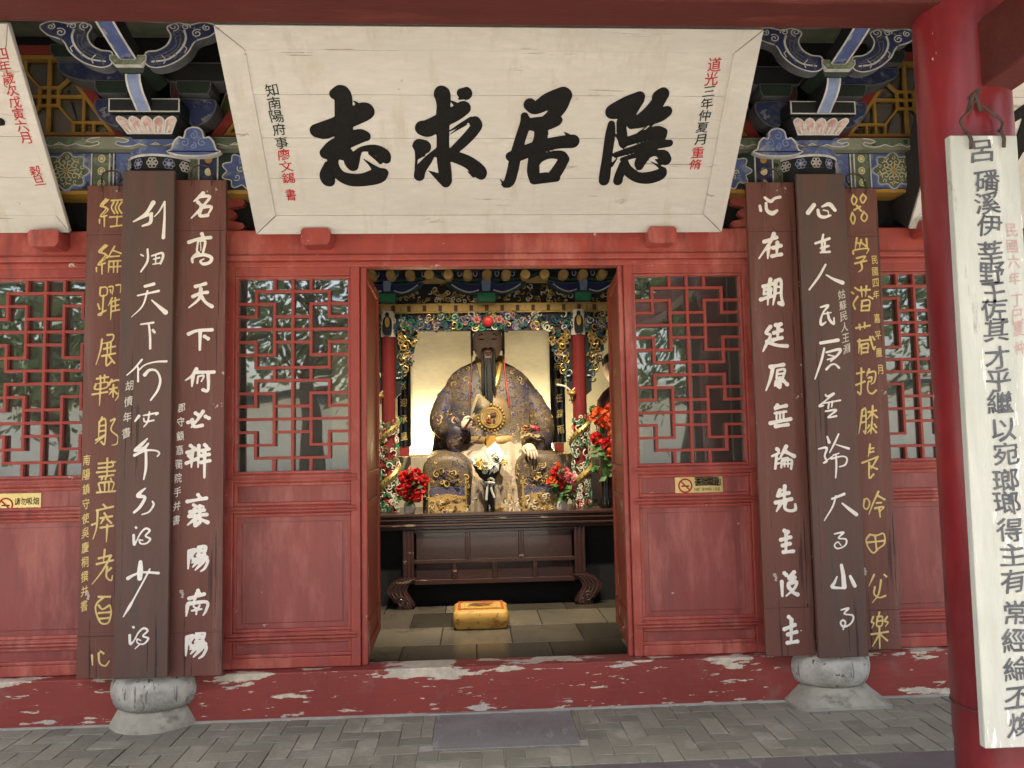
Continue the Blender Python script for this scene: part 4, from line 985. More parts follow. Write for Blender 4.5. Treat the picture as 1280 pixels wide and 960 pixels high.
column_text(P1, plc, '道光', (893, 80), (889, 98), .070, .072, ink_r, .006); column_text(P1, plc, '三年仲夏月', (886, 114), (875, 174), .066, .060, ink_g, .006); column_text(P1, plc, '重脩', (872, 190), (869, 205), .070, .062, ink_r, .006)
xr = X_(88, 290, YB)
P2, pll = plaque('plaque', xr-PW, 'cream plaque with a red date column over the left door bay', None, fs=.05, yt=-.76)
column_text(P2, pll, '光緒四年歲次戊寅六月', (-6, 38), (32, 172), .062, .060, ink_r, .006); column_text(P2, pll, '榖旦', (45, 213), (49, 225), .062, .055, ink_r, .006)
g = MB(); brush(g, pll, trace('-30,128,30 -12,140,26 -2,152,20; -80,60,10 -70,200,14 -75,240,10; -140,120,12 -60,110,12 -20,100,9', 0, 0, 1, pll, 12) if False else trace('2,152,5 -6,150,6 -20,135,8; -90,75,8 -85,140,9 -88,225,8; -150,120,8 -80,110,8 -20,100,7; -140,170,8 -60,160,8', 0, 0, 1, pll, 6), ink, .008, .0062, .25); g.build('character', P2)
P3, plr = plaque('plaque', 2.571, 'cream plaque with a black character behind the red porch pillar at the right', None, fs=.05, cheeks=True, yt=-.76)
g = MB(); brush(g, plr, trace('1246,168,4 1262,150,6 1290,132,8 1320,120,8; 1285,150,9 1270,190,8 1250,225,5; 1270,178,7 1300,190,8 1330,220,8; 1310,110,8 1330,160,8; 1290,240,8 1380,225,8; 1340,150,9 1420,140,9', 0, 0, 1, plr, 7), ink, .008, .0062, .25); g.build('character', P3)

# ================================================================== hanging couplet boards
def board(x0, x1, z0, z1, Y, m, label, name='couplet_board', th=.028, seams=(), lean=(0, 0), gcat='couplet board', wires=True):
    root = empty(name, ((x0+x1)/2, Y, z0), label, gcat, None)
    g = MB(); H_ = z1-z0
    g.hexa([(x0+lean[0], Y, z0), (x1+lean[0], Y, z0), (x1+lean[0], Y+th, z0), (x0+lean[0], Y+th, z0), (x0+lean[1], Y, z1), (x1+lean[1], Y, z1), (x1+lean[1], Y+th, z1), (x0+lean[1], Y+th, z1)], m)
    pl = Plane((0, Y, 0), (1, 0, 0), (0, 0, 1))
    for sz in seams:
        t_ = (sz-z0)/H_; l = lean[0]+(lean[1]-lean[0])*t_; g.slab(pl, x0+l, x1+l, sz-.010, sz+.010, -.004, .0035, m); g.slab(pl, x0+l, x1+l, sz-.0125, sz-.0105, 0, .0022, dark)
    g.build('board', root, bevel=.005)
    if wires:
        g = MB()
        for fx in (.33, .72):
            u = x0+lean[1]+(x1-x0)*fx
            g.tube([(u, Y-.004, z1-.035), (u+.004, Y-.012, z1-.01), (u, Y-.006, z1+.02), (u-.012*(1 if fx < .5 else -1), Y+.02, z1+.05)], .004, rust, 6)
        xm = (x0+x1)/2+lean[1]
        g.tube(smooth2([(x0+lean[1]+(x1-x0)*.33, Y+.005, z1+.02), (xm-.05, Y+.02, z1+.075), (xm, Y+.03, z1+.10), (xm+.05, Y+.02, z1+.075), (x0+lean[1]+(x1-x0)*.72, Y+.005, z1+.02)], 4), .0045, rust, 6)
        g.build('hanging_wire', root)
    return root, pl
YS, YC = -.205, -.275
# --- left inner board: heavy white running script
z1 = Z_(252, 225, YS); z0 = Z_(243, 845, YS)
A1, pA = board(-1.842, -1.545, z0, z1, YS, brd, 'red brown board of heavy white characters beside the left door leaf', seams=(Z_(250, 286, YS), Z_(245, 788, YS)))
YANG = '145,275 138,370; 145,270 180,262 160,300 178,325 160,335; 200,250 195,295; 200,248 240,245 232,290; 198,270 235,267; 195,295 232,290; 170,320 245,305; 205,315 165,360; 200,330 250,320 235,365 210,385; 222,332 180,377'
jobsA = [(205, 230, 4.8, ['235,55 205,85 180,105; 215,75 275,75 250,115 215,155 165,205; 205,110 225,130; 225,140 215,190 262,188; 225,140 285,138 262,188',
    '228,300 235,318; 150,350 215,328 280,322; 205,345,6 198,400,6 208,412,6; 215,340,7 248,345,8 235,412,7; 220,350,3 222,400,3; 205,415 172,445 172,470; 180,435 240,425 285,442 275,470 238,480 218,464,6 240,450,4',
    '190,615 250,598; 175,675 220,655 260,650; 222,630 210,690 150,742; 222,670 250,710 288,735', '148,900 200,880 288,875; 218,885 215,995; 245,915 265,928']),
    (205, 430, 4.8, ['195,150 170,190 130,218; 175,190 168,255; 195,170 300,168; 265,170 268,240 262,282 235,275; 205,195,6 200,235,6; 205,195,6 240,190,6 225,225,5',
    '145,470 160,465; 190,415 205,425; 235,405 205,450 165,500; 170,455 180,495 230,488; 250,435 270,445',
    '160,610 180,625; 140,650 195,632; 150,670 162,682; 135,715 195,690; 172,640 165,740; 210,610 205,740; 245,605 255,615; 230,640 270,630; 225,670 272,662; 225,710 275,700; 245,640 243,800',
    '205,905 215,920; 140,945 255,925']),
    (205, 630, 4.575, ['170,5 200,20,6; 205,10 228,15,6; 150,45 230,35; 145,70 245,60; 175,30 170,75; 205,30 205,70; 190,75 135,120; 180,90 178,125 205,105; 195,80 250,105', YANG,
    '195,495 205,515; 145,540 230,515; 190,510 170,560; 135,580 128,640; 140,570 245,560 240,610 225,635; 170,585,6 180,595,6; 205,580,6 195,595,6; 160,610,6 215,600,6; 188,595,6 185,630,6']),
    (205+(-18)/4.575, 630+(495-13)/4.575, 4.4, [YANG])]
write(A1, pA, white_ink, 10.2, jobsA, .0045, .5)
column_text(A1, pA, '郡守顧嘉蘅院手并書', (227, 510), (220.5, 650), .040, .052, white_ink)
# --- right inner board
A2, pA2 = board(1.530, 1.822, Z_(987, 820, YS), Z_(962, 228, YS), YS, brd, 'red brown board of heavy white characters beside the right door leaf', seams=(Z_(964, 287, YS), Z_(984, 757, YS)))
ZHU = '230,198 250,205; 210,250 265,235; 220,282 262,272; 240,215 238,315; 225,320 280,315'
jobsA2 = [(930, 230, 4.567, ['90,125,8 95,152,9; 125,110,8 130,150,10 160,168,13 188,152,8; 118,78,8 150,100,10 175,82,8 205,75,9',
    '115,330 185,305; 170,285 150,330 85,425; 140,355 135,425; 165,365 210,352; 190,335 185,405; 160,412 212,402',
    '110,585 160,570; 150,545 140,600 135,690; 115,600,7 112,630,7; 120,605,7 155,595,7 150,625,7; 118,628,7 150,620,7; 95,660 155,640; 180,555 175,630 165,690; 180,555 210,550 212,640 222,688 200,680; 182,590,6 208,585,6;182,625,6 208,620,6',
    '180,805 210,800; 170,850 215,835; 195,815 190,885; 165,890 215,878; 150,815 125,850 150,865 125,920 108,955; 130,900 185,920 245,925']),
    (930, 430, 4.567, ['150,130 225,118; 165,130 150,200 125,265; 190,150,7 185,195,7; 190,150,7 232,145,7 222,190,7; 188,172,6 225,168,6; 186,195,6 222,190,6; 205,195 205,245 195,240; 185,215 175,240; 225,210 245,230',
    '190,350 175,375; 180,365 240,352; 175,395,7 240,385,7; 150,452 265,428; 185,390,6 185,430,6; 205,388,6 205,430,6; 225,385,6 225,425,6; 180,470 250,460',
    '188,600 194,605; 160,640,7 200,622,7; 185,635,8 178,710,8; 185,662,6 200,655,6; 182,685,6 200,680,6; 240,585 205,650; 238,615 285,640; 215,655,6 250,650,6; 215,665,6 212,705,6; 215,668,7 270,662,7 268,712,7; 232,668,5 230,700,5;250,668,5 250,700,5;215,685,5 268,682,5',
    '205,835 185,870; 195,865 255,850; 232,812 228,890; 180,905 270,885; 215,900 185,955; 240,890 232,935 258,952 292,945 292,915']),
    (930, 620, 4.567, [ZHU, '230,440 240,450; 215,490 218,570; 285,435 255,470 282,475; 288,465 245,510; 255,500 300,490 285,530 240,570; 255,520 280,550 305,562', '255,690 270,705; 230,760 290,735; 250,790 300,775; 270,705 268,830; 248,838 305,830; 325,768,4'])]
write(A2, pA2, white_ink, 10.2, jobsA2, .0045, .5)
# --- centre boards: thin grass script
B1, pB = board(-2.100, -1.812, Z_(173, 848, YC), Z_(190, 213, YC), YC, brd_g, 'tall grey brown board of thin white grass script on the left pillar', wires=False)
DE = '160,133,7 162,136,7; 148,178,8 150,232,7 165,210,4 185,170,5 215,140,6 240,152,6 215,182,5 243,200,6 220,225,5 188,226,5 180,205,4 200,208,4'
jobsB = [(145, 220, 4.8, ['225,160,14 180,225,9 105,275,4; 105,275,4 160,250,6 215,225,9; 212,228,11 207,280,10 160,300,6; 230,245,3 262,210,5 292,155,6; 293,155,6 292,250,7 285,370,11',
    '150,472,5 165,480,5; 190,440,6 190,510,7 150,575,5; 215,480,5 275,462,7 283,485,8 268,525,7; 225,500,4 262,490,6; 222,530,4 270,522,5; 240,475,4 238,525,4', '175,662,9 228,648,10; 130,718,5 190,705,6 257,690,8; 190,690,6 160,780,5 92,848,2; 215,745,4 260,785,10 298,818,15',
    '150,890,5 225,880,7; 198,890,6 205,960,7 206,1035,7; 222,925,8 232,938,8']),
    (140, 420, 4.575, ['172,135,6 130,185,5 85,225,3; 150,180,5 150,260,6; 155,195,4 190,165,4 250,148,5 312,145,7; 188,222,11 215,195,8 255,200,6 277,250,7 262,310,7 222,367,5', '133,487,5 155,458,9; 182,470,4 190,490,5 240,482,5; 180,455,4 260,440,6 252,452,4; 215,435,5 205,490,5 182,520,3',
    '203,587,4 170,620,10 132,655,8 185,640,9 208,615,6; 130,682,9 190,655,7 250,655,5 272,670,5 260,688,4; 195,650,7 195,750,8 182,820,4']),
    (135, 630, 4.576, ['215,-90,4 190,-70,9 172,-46,11 212,-38,9 185,15,9 150,48,7; 255,-15,5 262,5,6 235,45,5 195,60,4', DE, '187,332,11 185,380,17 182,425,14; 115,425,11 150,405,7 200,390,6 290,395,8; 240,372,5 210,430,5 150,540,5 125,585,9 88,645,3',
    '145,703,7 148,706,7; 125,750,8 128,800,7 150,780,4 175,735,5 205,710,6 228,725,6 200,755,5 232,768,6 205,800,5 170,795,4 168,772,4 188,780,4; 185,800,4 155,828,3'])]
write(B1, pB, white_ink, 6, jobsB, .0038, .5)
column_text(B1, pB, '胡憤年書', (162, 482), (158, 541), .045, .055, w_orn, .002, .25)
B2, pB2 = board(1.809, 2.100, Z_(1053, 822, YC), Z_(1025, 217, YC), YC, brd_g, 'tall grey brown board of thin white grass script on the right pillar', wires=False)
SHI = '150,216,4 202,208,6 172,240,4 215,246,5 216,275,5 190,295,4 162,298,5 150,280,4 170,262,4 188,283,3'
jobsB2 = [(995, 230, 4.576, ['102,120,12 68,165,13; 125,150,9 132,180,10 160,190,9 196,180,6; 148,130,5 190,116,12 222,150,10; 155,150,4 182,156,4 185,175,3', '110,340,7 190,312,8; 155,290,6 148,330,7 150,385,6; 140,368,6 185,355,7; 165,335,6 162,390,5; 138,392,5 192,388,7', '168,462,6 130,530,7 75,605,5; 172,520,4 215,545,8 265,565,12',
    '140,705,5 183,695,7 155,735,5 140,780,7 145,805,8 170,790,4; 150,745,4 200,735,4; 180,735,6 190,775,8 215,800,7 216,765,4', '140,910,9 240,893,10']),
    (1000, 430, 4.576, ['138,25,6 120,100,7 85,200,4; 150,48,6 228,30,8 215,62,7 175,98,5; 160,62,4 200,72,4; 155,90,4 200,76,4; 150,145,7 175,120,6 200,116,5 222,136,7', '145,290,5 155,300,5 192,284,7 150,320,4 110,355,6 135,352,4; 128,340,4 230,322,5; 165,340,5 160,368,5; 185,328,5 180,360,4; 145,385,5 207,378,6 158,420,4 207,412,6', '155,530,5 166,562,9; 105,600,4 152,594,7 140,640,5 152,670,6 133,680,4 160,660,3 190,638,3; 220,515,5 195,570,6 168,622,3; 205,575,3 278,598,7; 190,635,4 222,625,4; 178,656,6 240,642,4 268,655,5 258,690,5 225,702,4; 205,635,5 207,700,6 203,765,4', '182,886,6 252,858,8']),
    (1010, 620, 4.567, ['158,0,5 140,60,5 92,140,3; 195,42,5 235,75,9 275,105,11', SHI, '190,395,9 200,450,12 206,518,14; 165,460,4 150,495,8 138,520,9 205,526,5; 240,458,8 255,490,11 266,512,11', '188,650,4 230,641,6 205,672,4 252,680,5 257,705,5 235,735,5 200,745,6 185,722,5 200,708,5 213,722,5 205,745,4 200,762,4'])]
write(B2, pB2, white_ink, 6, jobsB2, .0038, .5)
column_text(B2, pB2, '姑蘇民人王淵', (1052, 368), (1058, 436), .042, .055, w_orn, .002, .25)
# --- outer boards: gilt thin strokes
C1, pC = board(-2.330, -2.085, Z_(120, 848, YS), Z_(135, 232, YS), YS+.004, brd, 'red brown board of gilt characters left of the left pillar, worn at its foot', seams=(Z_(132, 291, YS), Z_(118, 793, YS)))
jobsC = [(95, 230, 5.057, ['190,95 155,140 195,150 155,205 195,200; 180,205 180,270; 150,225 150,250; 225,105 300,100; 240,115 225,150 245,185; 265,115 250,150 265,185; 290,115 270,150 290,185; 215,210 305,205; 262,205 258,260; 220,270 300,260; 205,100 170,140 205,160 175,195',
    '185,385 145,430 190,445 140,510 185,500; 165,505 165,570; 130,530 130,555; 245,395 200,470; 235,420 290,440; 215,460 275,455; 210,500 205,560;210,490 300,490 290,560; 240,490 238,560;265,490 262,560;210,525 295,520; 198,390 160,430 200,455 155,500',
    '155,655 155,705 195,700 195,655 155,655; 175,705 165,820 140,825 190,800; 140,760 150,790; 210,650 235,650 230,700; 218,670 222,690;255,640 285,640 280,690; 230,720 205,770;225,745 220,860;225,745 275,730;225,775 270,765;225,805 275,795;250,720 250,800']),
    (95, 410, 4.571, ['180,40 215,40 205,75 150,90; 150,65 140,130 115,210; 180,90 180,150;200,85 198,150;160,120 225,105;150,160 225,145;175,160 175,215 205,190;190,160 220,200',
    '120,290 185,280; 140,275 142,310;165,270 163,305;115,320 110,350 175,340 180,310 115,320;95,380 180,365;142,310 135,445; 205,295 190,330;195,310 250,300 245,380 225,415;195,350 235,340;215,325 212,395;215,350 190,380;215,355 235,375',
    '150,510 140,530;135,535 130,620;135,535 170,525 165,660 145,650;135,560 168,555;135,590 168,585;115,640 170,610 110,660; 200,530 225,520 200,580 240,620 235,660 205,670',
    '180,745 178,850;130,775 225,765;130,800 210,790 205,760;120,825 225,815;135,850 215,840;150,860 145,870;170,858 170,868;200,860 205,870;130,890 140,930;135,885 215,880 205,930;165,885 165,930;190,885 188,930;120,940 225,932']),
    (90, 620, 4.171, ['165,45 180,60;130,75 215,55;135,75 130,160 110,225;105,150 130,140;170,90 180,105;150,115 210,105;165,120 150,145;185,120 205,140;150,165 215,155;185,150 180,240',
    '140,325 200,310;172,280 165,340;130,355 215,335;205,310 160,390 105,460;185,370 180,420 205,440 212,415;205,375 180,400',
    '140,525 200,525;170,525 130,560 125,600 150,660 190,660 205,610 200,570;140,570 160,590 195,570;140,610 200,605;140,640 195,635', '105,830 108,880;140,820 145,870 175,885 195,860;150,810 165,820'])]
write(C1, pC, gold_ink, 5.2, jobsC, .0035, .6)
column_text(C1, pC, '南陽鎮守使吳慶桐撰并書', (108.5, 575), (105.5, 757), .038, .058, gold_ink, .002, .15)
C2, pC2 = board(2.086, 2.335, Z_(1106, 812, YS), Z_(1075, 235, YS), YS+.004, brd, 'red brown board of gilt characters right of the right pillar, flaking at its foot', seams=(Z_(1080, 293, YS), Z_(1105, 760, YS)))
jobsC2 = [(1050, 220, 4.575, ['75,110 65,140 80,165 95,135 75,110; 130,105 115,130 130,155 148,125 130,105;70,210 60,245 75,275 85,240 70,210;135,205 120,240 140,260 155,230 135,205; 80,195 115,175; 95,170 120,200',
    '95,355 85,420;90,380 105,385;120,365 110,410;150,360 155,410;120,380 145,400; 75,445 80,425 160,415 150,445;95,470 145,460 115,495;85,500 150,485;118,490 125,530 105,550',
    '85,640 100,650;65,665 75,672;100,690 75,730 85,760; 120,635 125,690;110,655 140,650;150,630 145,690;140,655 170,650;165,690 185,700;125,720 120,770;125,715 168,712 165,770;123,745 165,740;120,770 165,768', '90,870 170,855;110,850 115,880;140,840 140,870']),
    (1060, 420, 4.571, ['65,20 60,100;55,30 130,20;75,50 75,105;80,50 115,45 110,95;80,70 110,68;80,95 112,92;125,5 145,75 155,60;140,5 150,20', '50,215 90,205;75,185 72,325 55,320;45,280 95,260;120,190 105,230;110,210 155,205 150,260 130,275;115,240 135,235 130,260 115,262 112,310 135,330 160,310',
    '80,425 70,500 60,560;80,425 100,420 100,550 90,545;75,460 98,455;75,495 98,490;115,435 160,425;140,400 135,500;135,440 110,475;138,440 165,465;135,490 130,560;120,510 110,530;150,505 160,520;130,530 110,555;138,525 160,550',
    '125,620 115,690;120,645 145,640;120,665 145,660;80,725 170,690;120,725 120,810 145,790;165,700 130,760;130,745 165,760']),
    (1065, 620, 4.571, ['70,20 65,60 85,75 100,40 85,15 70,20; 150,-25 120,40 95,105;150,0 185,20;140,40 165,38;130,70 180,62 158,90;155,75 160,120', '100,220 80,250 90,290 120,325 150,300 185,270 180,215 140,225 100,220;130,225 140,310;90,265 185,255', '125,450 95,515;185,450 195,460;165,480 150,560 115,610;130,520 125,560 155,580 190,570',
    '155,665 150,690;145,690 140,740 170,738 172,690 145,690;142,715 170,712;120,690 110,720 125,725 112,755;200,690 185,715 205,720 190,745;110,790 205,775;155,745 158,870;155,790 115,860;160,790 200,825'])]
write(C2, pC2, gold_ink, 5.2, jobsC2, .0035, .6)
column_text(C2, pC2, '民國四年', (1093, 325), (1095, 368), .036, .050, gold_ink); column_text(C2, pC2, '嘉平臘月', (1096, 398), (1100, 462), .036, .055, gold_ink)
# --- white board on the porch pillar
YW = PY-.215
wx0 = (X_(1187, 170, YW)+X_(1232, 935, YW))/2; wx1 = X_(1270, 168, YW)
ln = (X_(1232, 935, YW)-wx0, X_(1187, 170, YW)-wx0)
D1, pD = board(wx0, wx1, Z_(1240, 936, YW), Z_(1230, 169, YW), YW, wsign, 'weathered white board of thin grey characters hung on the red porch pillar', th=.035, lean=ln, wires=False)
g = MB(); wz1 = Z_(1230, 169, YW)
a_, c_ = at(1213, 172, YW-.012), at(1254, 170, YW-.012); nl = at(1219, 130, YW+.03)
for q in (a_, c_):
    g.tube([(q.x, YW-.012, q.z-.045), (q.x+.002, YW-.014, q.z-.01), (q.x-.003, YW-.008, q.z+.02), (q.x, YW+.01, q.z+.03)], .007, rust, 7)
pts = [(a_.x, YW+.0, a_.z+.02), (a_.x-.02, YW+.01, a_.z+.075), (nl.x-.03, YW+.02, nl.z-.03), (nl.x, YW+.03, nl.z+.01), (nl.x+.05, YW+.02, nl.z-.035), (c_.x+.015, YW+.01, c_.z+.07), (c_.x, YW+.0, c_.z+.02)]
g.tube(smooth2(pts, 5), .006, rust, 7)
g.tube(smooth2([(nl.x-.03, YW+.03, nl.z-.03), (nl.x-.005, YW+.025, nl.z+.04), (nl.x+.02, YW+.03, nl.z-.03)], 4), .008, rust, 7); g.tube([(nl.x, YW+.12, nl.z+.03), (nl.x, YW+.0, nl.z+.045)], .010, rust, 7)
g.build('hanging_wire', D1)
g = MB(); pos = [(1227, 189, '呂'), (1233, 226, '磻'), (1234, 254, '溪'), (1236, 282, '伊'), (1238, 315, '莘'), (1240, 341, '野'), (1242, 366, '王'), (1242, 388, '佐'), (1245, 413, '其'), (1246, 447, '才'), (1248, 475, '乎'), (1250, 503, '繼'), (1255, 537, '以'), (1257, 567, '宛'), (1257, 600, '瑯'), (1258, 628, '瑯'), (1262, 662, '得'), (1265, 693, '主'), (1266, 726, '有'), (1269, 766, '常'), (1269, 800, '經'), (1271, 836, '綸'), (1272, 872, '丕'), (1276, 906, '煥')]
for k, (x, y, ch) in enumerate(pos):
    u, v = pD.px(x, y); g = MB(); put(g, pD, ch, u, v, .100, .086, sign_ink, .002, .05, k, .014); g.build('character', D1)
g = MB()
for k, (x, y, ch) in enumerate([(1264, 288, '民'), (1265, 308, '國'), (1267, 327, '六'), (1268, 348, '年'), (1271, 376, '丁'), (1272, 395, '巳'), (1273, 412, '夏'), (1275, 435, '仲')]):
    u, v = pD.px(x, y); g = MB(); put(g, pD, ch, u, v, .045, .052, ink_r2, .002, .05, k); g.build('character', D1)
g = MB(); g.box(PX-.186, PX+.186, PY-.186, PY-.172, 0, 0, rust) if False else None
g.lathe([(.1825, .0), (.1825, .006)], (PX, PY, Z_(1215, 902, PY-.17)), rust, 48); g.build('pillar_band', fp_)

# ================================================================== notices on the doors
def notice(x0, y0, x1, y1, label, worn):
    pl = front(-.009); a = pl.px(x0, y1); b_ = pl.px(x1, y0)
    root = empty('no_smoking_sign', ((a[0]+b_[0])/2, -.009, a[1]), label, 'sign')
    pl = front(-.009)
    g = MB(); g.slab(pl, a[0], b_[0], a[1], b_[1], -.004, 0, brass); g.build('plate', root, bevel=.001)
    w, h = b_[0]-a[0], b_[1]-a[1]; cx, cz, r = a[0]+w*.21, a[1]+h*.48, h*.30
    g = MB(); g.strip(ell(cx, cz, r, r, 28), h*.075, pl, .001, ink_r, True); g.strip([(cx-r*.7, cz+r*.7), (cx+r*.7, cz-r*.7)], h*.07, pl, .0016, ink_r)
    g.strip([(cx-r*.6, cz-.06*r), (cx+r*.6, cz-.06*r)], h*.06, pl, .0008, ink); g.build('no_smoking_symbol', root)
    g = MB()
    for k, ch in enumerate('请勿吸烟'): put(g, pl, ch, a[0]+w*(.47+.14*k), a[1]+h*.63, w*.13, h*.32, ink, .001, 0)
    if worn:
        for k in range(7):
            zz_ = a[1]+h*(.48+.06*k); g.strip([(a[0]+w*(.42+.02*math.sin(k*2)), zz_), (a[0]+w*(.66+.03*math.sin(k*3)), zz_+h*.02), (a[0]+w*(.93-.03*math.sin(k*1.7)**2), zz_-.01*h)], h*.045, pl, .0013+.0001*k, ink)
    x = a[0]+w*.42
    for k, ch in enumerate('No smoking'):
        if ch != ' ': put(g, pl, ch, x+w*.055*k, a[1]+h*.30, w*.048, h*.13, ink, .001, 0)
    g.build('lettering', root)
notice(-5, 616, 51.5, 645, 'brass no smoking notice with black lettering on the left bay door', False)
notice(844.5, 592, 903, 620.5, 'brass no smoking notice with scratched lettering right of the doorway', True)
LAMP_BACK, FILL_SPOT = 5.0, 130.0
# ================================================================== inside the hall
FZ = .058
# ---- altar table
YT_ = 2.45
at_l, at_r = at(505, 770, YT_), at(735, 770, YT_)
zt = Z_(620, 640, YT_); xa, xb = X_(517, 700, YT_), X_(719, 700, YT_)
tb = empty('altar_table', ((xa+xb)/2, YT_+.3, FZ), 'dark red lacquered altar table with panelled apron and curled feet', 'altar table')
g = MB(); x0, x1 = -1.25, 1.45
prof = [(.0, .0), (.0, -.022), (.018, -.030), (.018, -.050), (.035, -.060), (.035, -.082), (.012, -.092), (.012, -.112), (.045, -.125), (.045, -.145)]
for k, (d0, h0, h1) in enumerate(((.0, 0, -.028), (.022, -.028, -.05), (.008, -.05, -.068), (.035, -.068, -.095), (.018, -.095, -.118), (.05, -.118, -.15))):
    g.box(x0+d0, x1-d0, YT_-.02+d0, YT_+.75, zt+h1, zt+h0, lacq)
g.build('tabletop', tb, bevel=.006)
f = MB(); zt1 = zt-.15; zr1 = Z_(620, 700, YT_); zr2 = Z_(620, 725, YT_)
yF = YT_+.03
f.box(xa-.10, xa, yF, yF+.06, zr2-.02, zt1, lacq); f.box(xb, xb+.10, yF, yF+.06, zr2-.02, zt1, lacq)
for xx in (xa-.085, xa-.05, xa-.015): f.box(xx-.007, xx+.007, yF-.012, yF, zr2-.02, zt1, lacq); f.box(xa+xb-xx-.007, xa+xb-xx+.007, yF-.012, yF, zr2-.02, zt1, lacq)
f.box(xa, xb, yF-.008, yF+.05, zr1-.022, zr1+.012, lacq); f.box(xa, xb, yF-.008, yF+.05, zr2-.03, zr2+.012, lacq); f.box(xa, xb, yF-.004, yF+.05, zt1-.03, zt1, lacq)
for k in (1, 2): x = xa+(xb-xa)*k/3; f.box(x-.022, x+.022, yF-.004, yF+.05, zr1+.012, zt1-.03, lacq); f.box(x-.006, x+.006, yF-.012, yF-.004, zr1+.012, zt1-.03, lacq)
for k in (1, 2, 3): x = xa+(xb-xa)*k/4; f.box(x-.020, x+.020, yF-.004, yF+.05, zr2+.012, zr1-.022, lacq); f.box(x-.006, x+.006, yF-.012, yF-.004, zr2+.012, zr1-.022, lacq)
f.build('apron_frame', tb, bevel=.004)
for k in range(3):
    p = MB(); p.box(xa+(xb-xa)*k/3+.024, xa+(xb-xa)*(k+1)/3-.024, yF+.018, yF+.04, zr1+.013, zt1-.031, lacq_p); p.build('panel', tb)
for k in range(4):
    p = MB(); p.box(xa+(xb-xa)*k/4+.022, xa+(xb-xa)*(k+1)/4-.022, yF+.018, yF+.04, zr2+.013, zr1-.023, lacq_p); p.build('panel', tb)
for sx, xe in ((-1, xa-.05), (1, xb+.05)):
    for yy in (yF+.03, YT_+.62):
        p = MB(); H0 = zr2-.0
        cl = [(.0, H0+.03, .07), (.075, H0-.02, .085), (.10, H0-.08, .09), (.06, H0-.15, .085), (.02, H0-.22, .075), (.05, FZ+.06, .062), (.03, FZ+.002, .07)]
        pts = smooth2([(a, b_, c) for a, b_, c in cl], 4)
        n_ = len(pts)
        for q in range(n_-1):
            (a0_, h0, w0), (a1_, h1, w1) = pts[q], pts[q+1]
            L0, R0, L1_, R1_ = xe+sx*a0_-w0, xe+sx*a0_+w0, xe+sx*a1_-w1, xe+sx*a1_+w1
            p.hexa([(L1_, yy-.06, h1), (R1_, yy-.06, h1), (R1_, yy+.06, h1), (L1_, yy+.06, h1), (L0, yy-.06, h0), (R0, yy-.06, h0), (R0, yy+.06, h0), (L0, yy+.06, h0)], lacq)
        for e in (-.6, -.2, .2, .6):
            p.tube([(xe+sx*a+w_*e, yy-.062, h) for a, h, w_ in pts], .009, lacq, 6)
        c = (xe+sx*.06, yy-.055, FZ+.07)
        p.tube([(c[0]+sx*.05*(1-q/26)*math.cos(q*.5), c[1]-.01, c[2]+.05*(1-q/26)*math.sin(q*.5)) for q in range(24)], .012, lacq, 6)
        p.build('leg', tb)
# ---- cushion
ca, cb = Z_, 0
def atz(x, y, Z): d = ray(x, y); return CP+d*((Z-CP.z)/d.z)
c0, c1 = atz(567, 789, FZ), atz(636, 787.5, FZ)
cw = c1.x-c0.x; ch_ = .15; cdep = .40
cu = empty('cushion', ((c0.x+c1.x)/2, c0.y+cdep/2, FZ), 'square gold brocade kneeling cushion on the tiled hall floor', 'cushion')
g = MB(); rings = []
for z, e in ((0, .02), (.012, .004), (.05, -.004), (ch_*.6, -.008), (ch_-.02, 0), (ch_-.004, .02), (ch_, .05)):
    ring = []
    for j in range(48):
        a = 2*math.pi*(j+.5)/48; ca_, sa_ = math.cos(a), math.sin(a); p_ = .22
        ring.append(((c0.x+c1.x)/2+(cw/2-e)*math.copysign(abs(ca_)**p_, ca_)+.004*math.sin(7*a+z*40), c0.y+cdep/2+(cdep/2-e)*math.copysign(abs(sa_)**p_, sa_), FZ+z+.001))
    rings.append(ring)
g.loft(rings, cush_y); g.build('cover', cu, smooth=True, angle=60)
g = MB(); pc = Plane(((c0.x+c1.x)/2, c0.y+cdep/2+.02, FZ+ch_+.002), (1, 0, 0), (0, 1, 0))
for s_, w_, m in ((.40, .035, cush_r), (.30, .012, gold_p)):
    q = [(-cw*s_, -cdep*s_*.9), (cw*s_, -cdep*s_*.9), (cw*s_, cdep*s_*.9), (-cw*s_, cdep*s_*.9)]; g.strip(q, w_, pc, .002, m, True)
for k in range(14): g.strip([(rsA.uniform(-.1, .1)+.02*math.cos(e), rsA.uniform(-.0, .0)+rsA.choice((-.05, 0, .05))+.012*math.sin(e)) for e in range(4)], .010, pc, .003+.0003*k, rsA.choice((goldm, cush_r, jade)))
g.build('embroidery', cu)

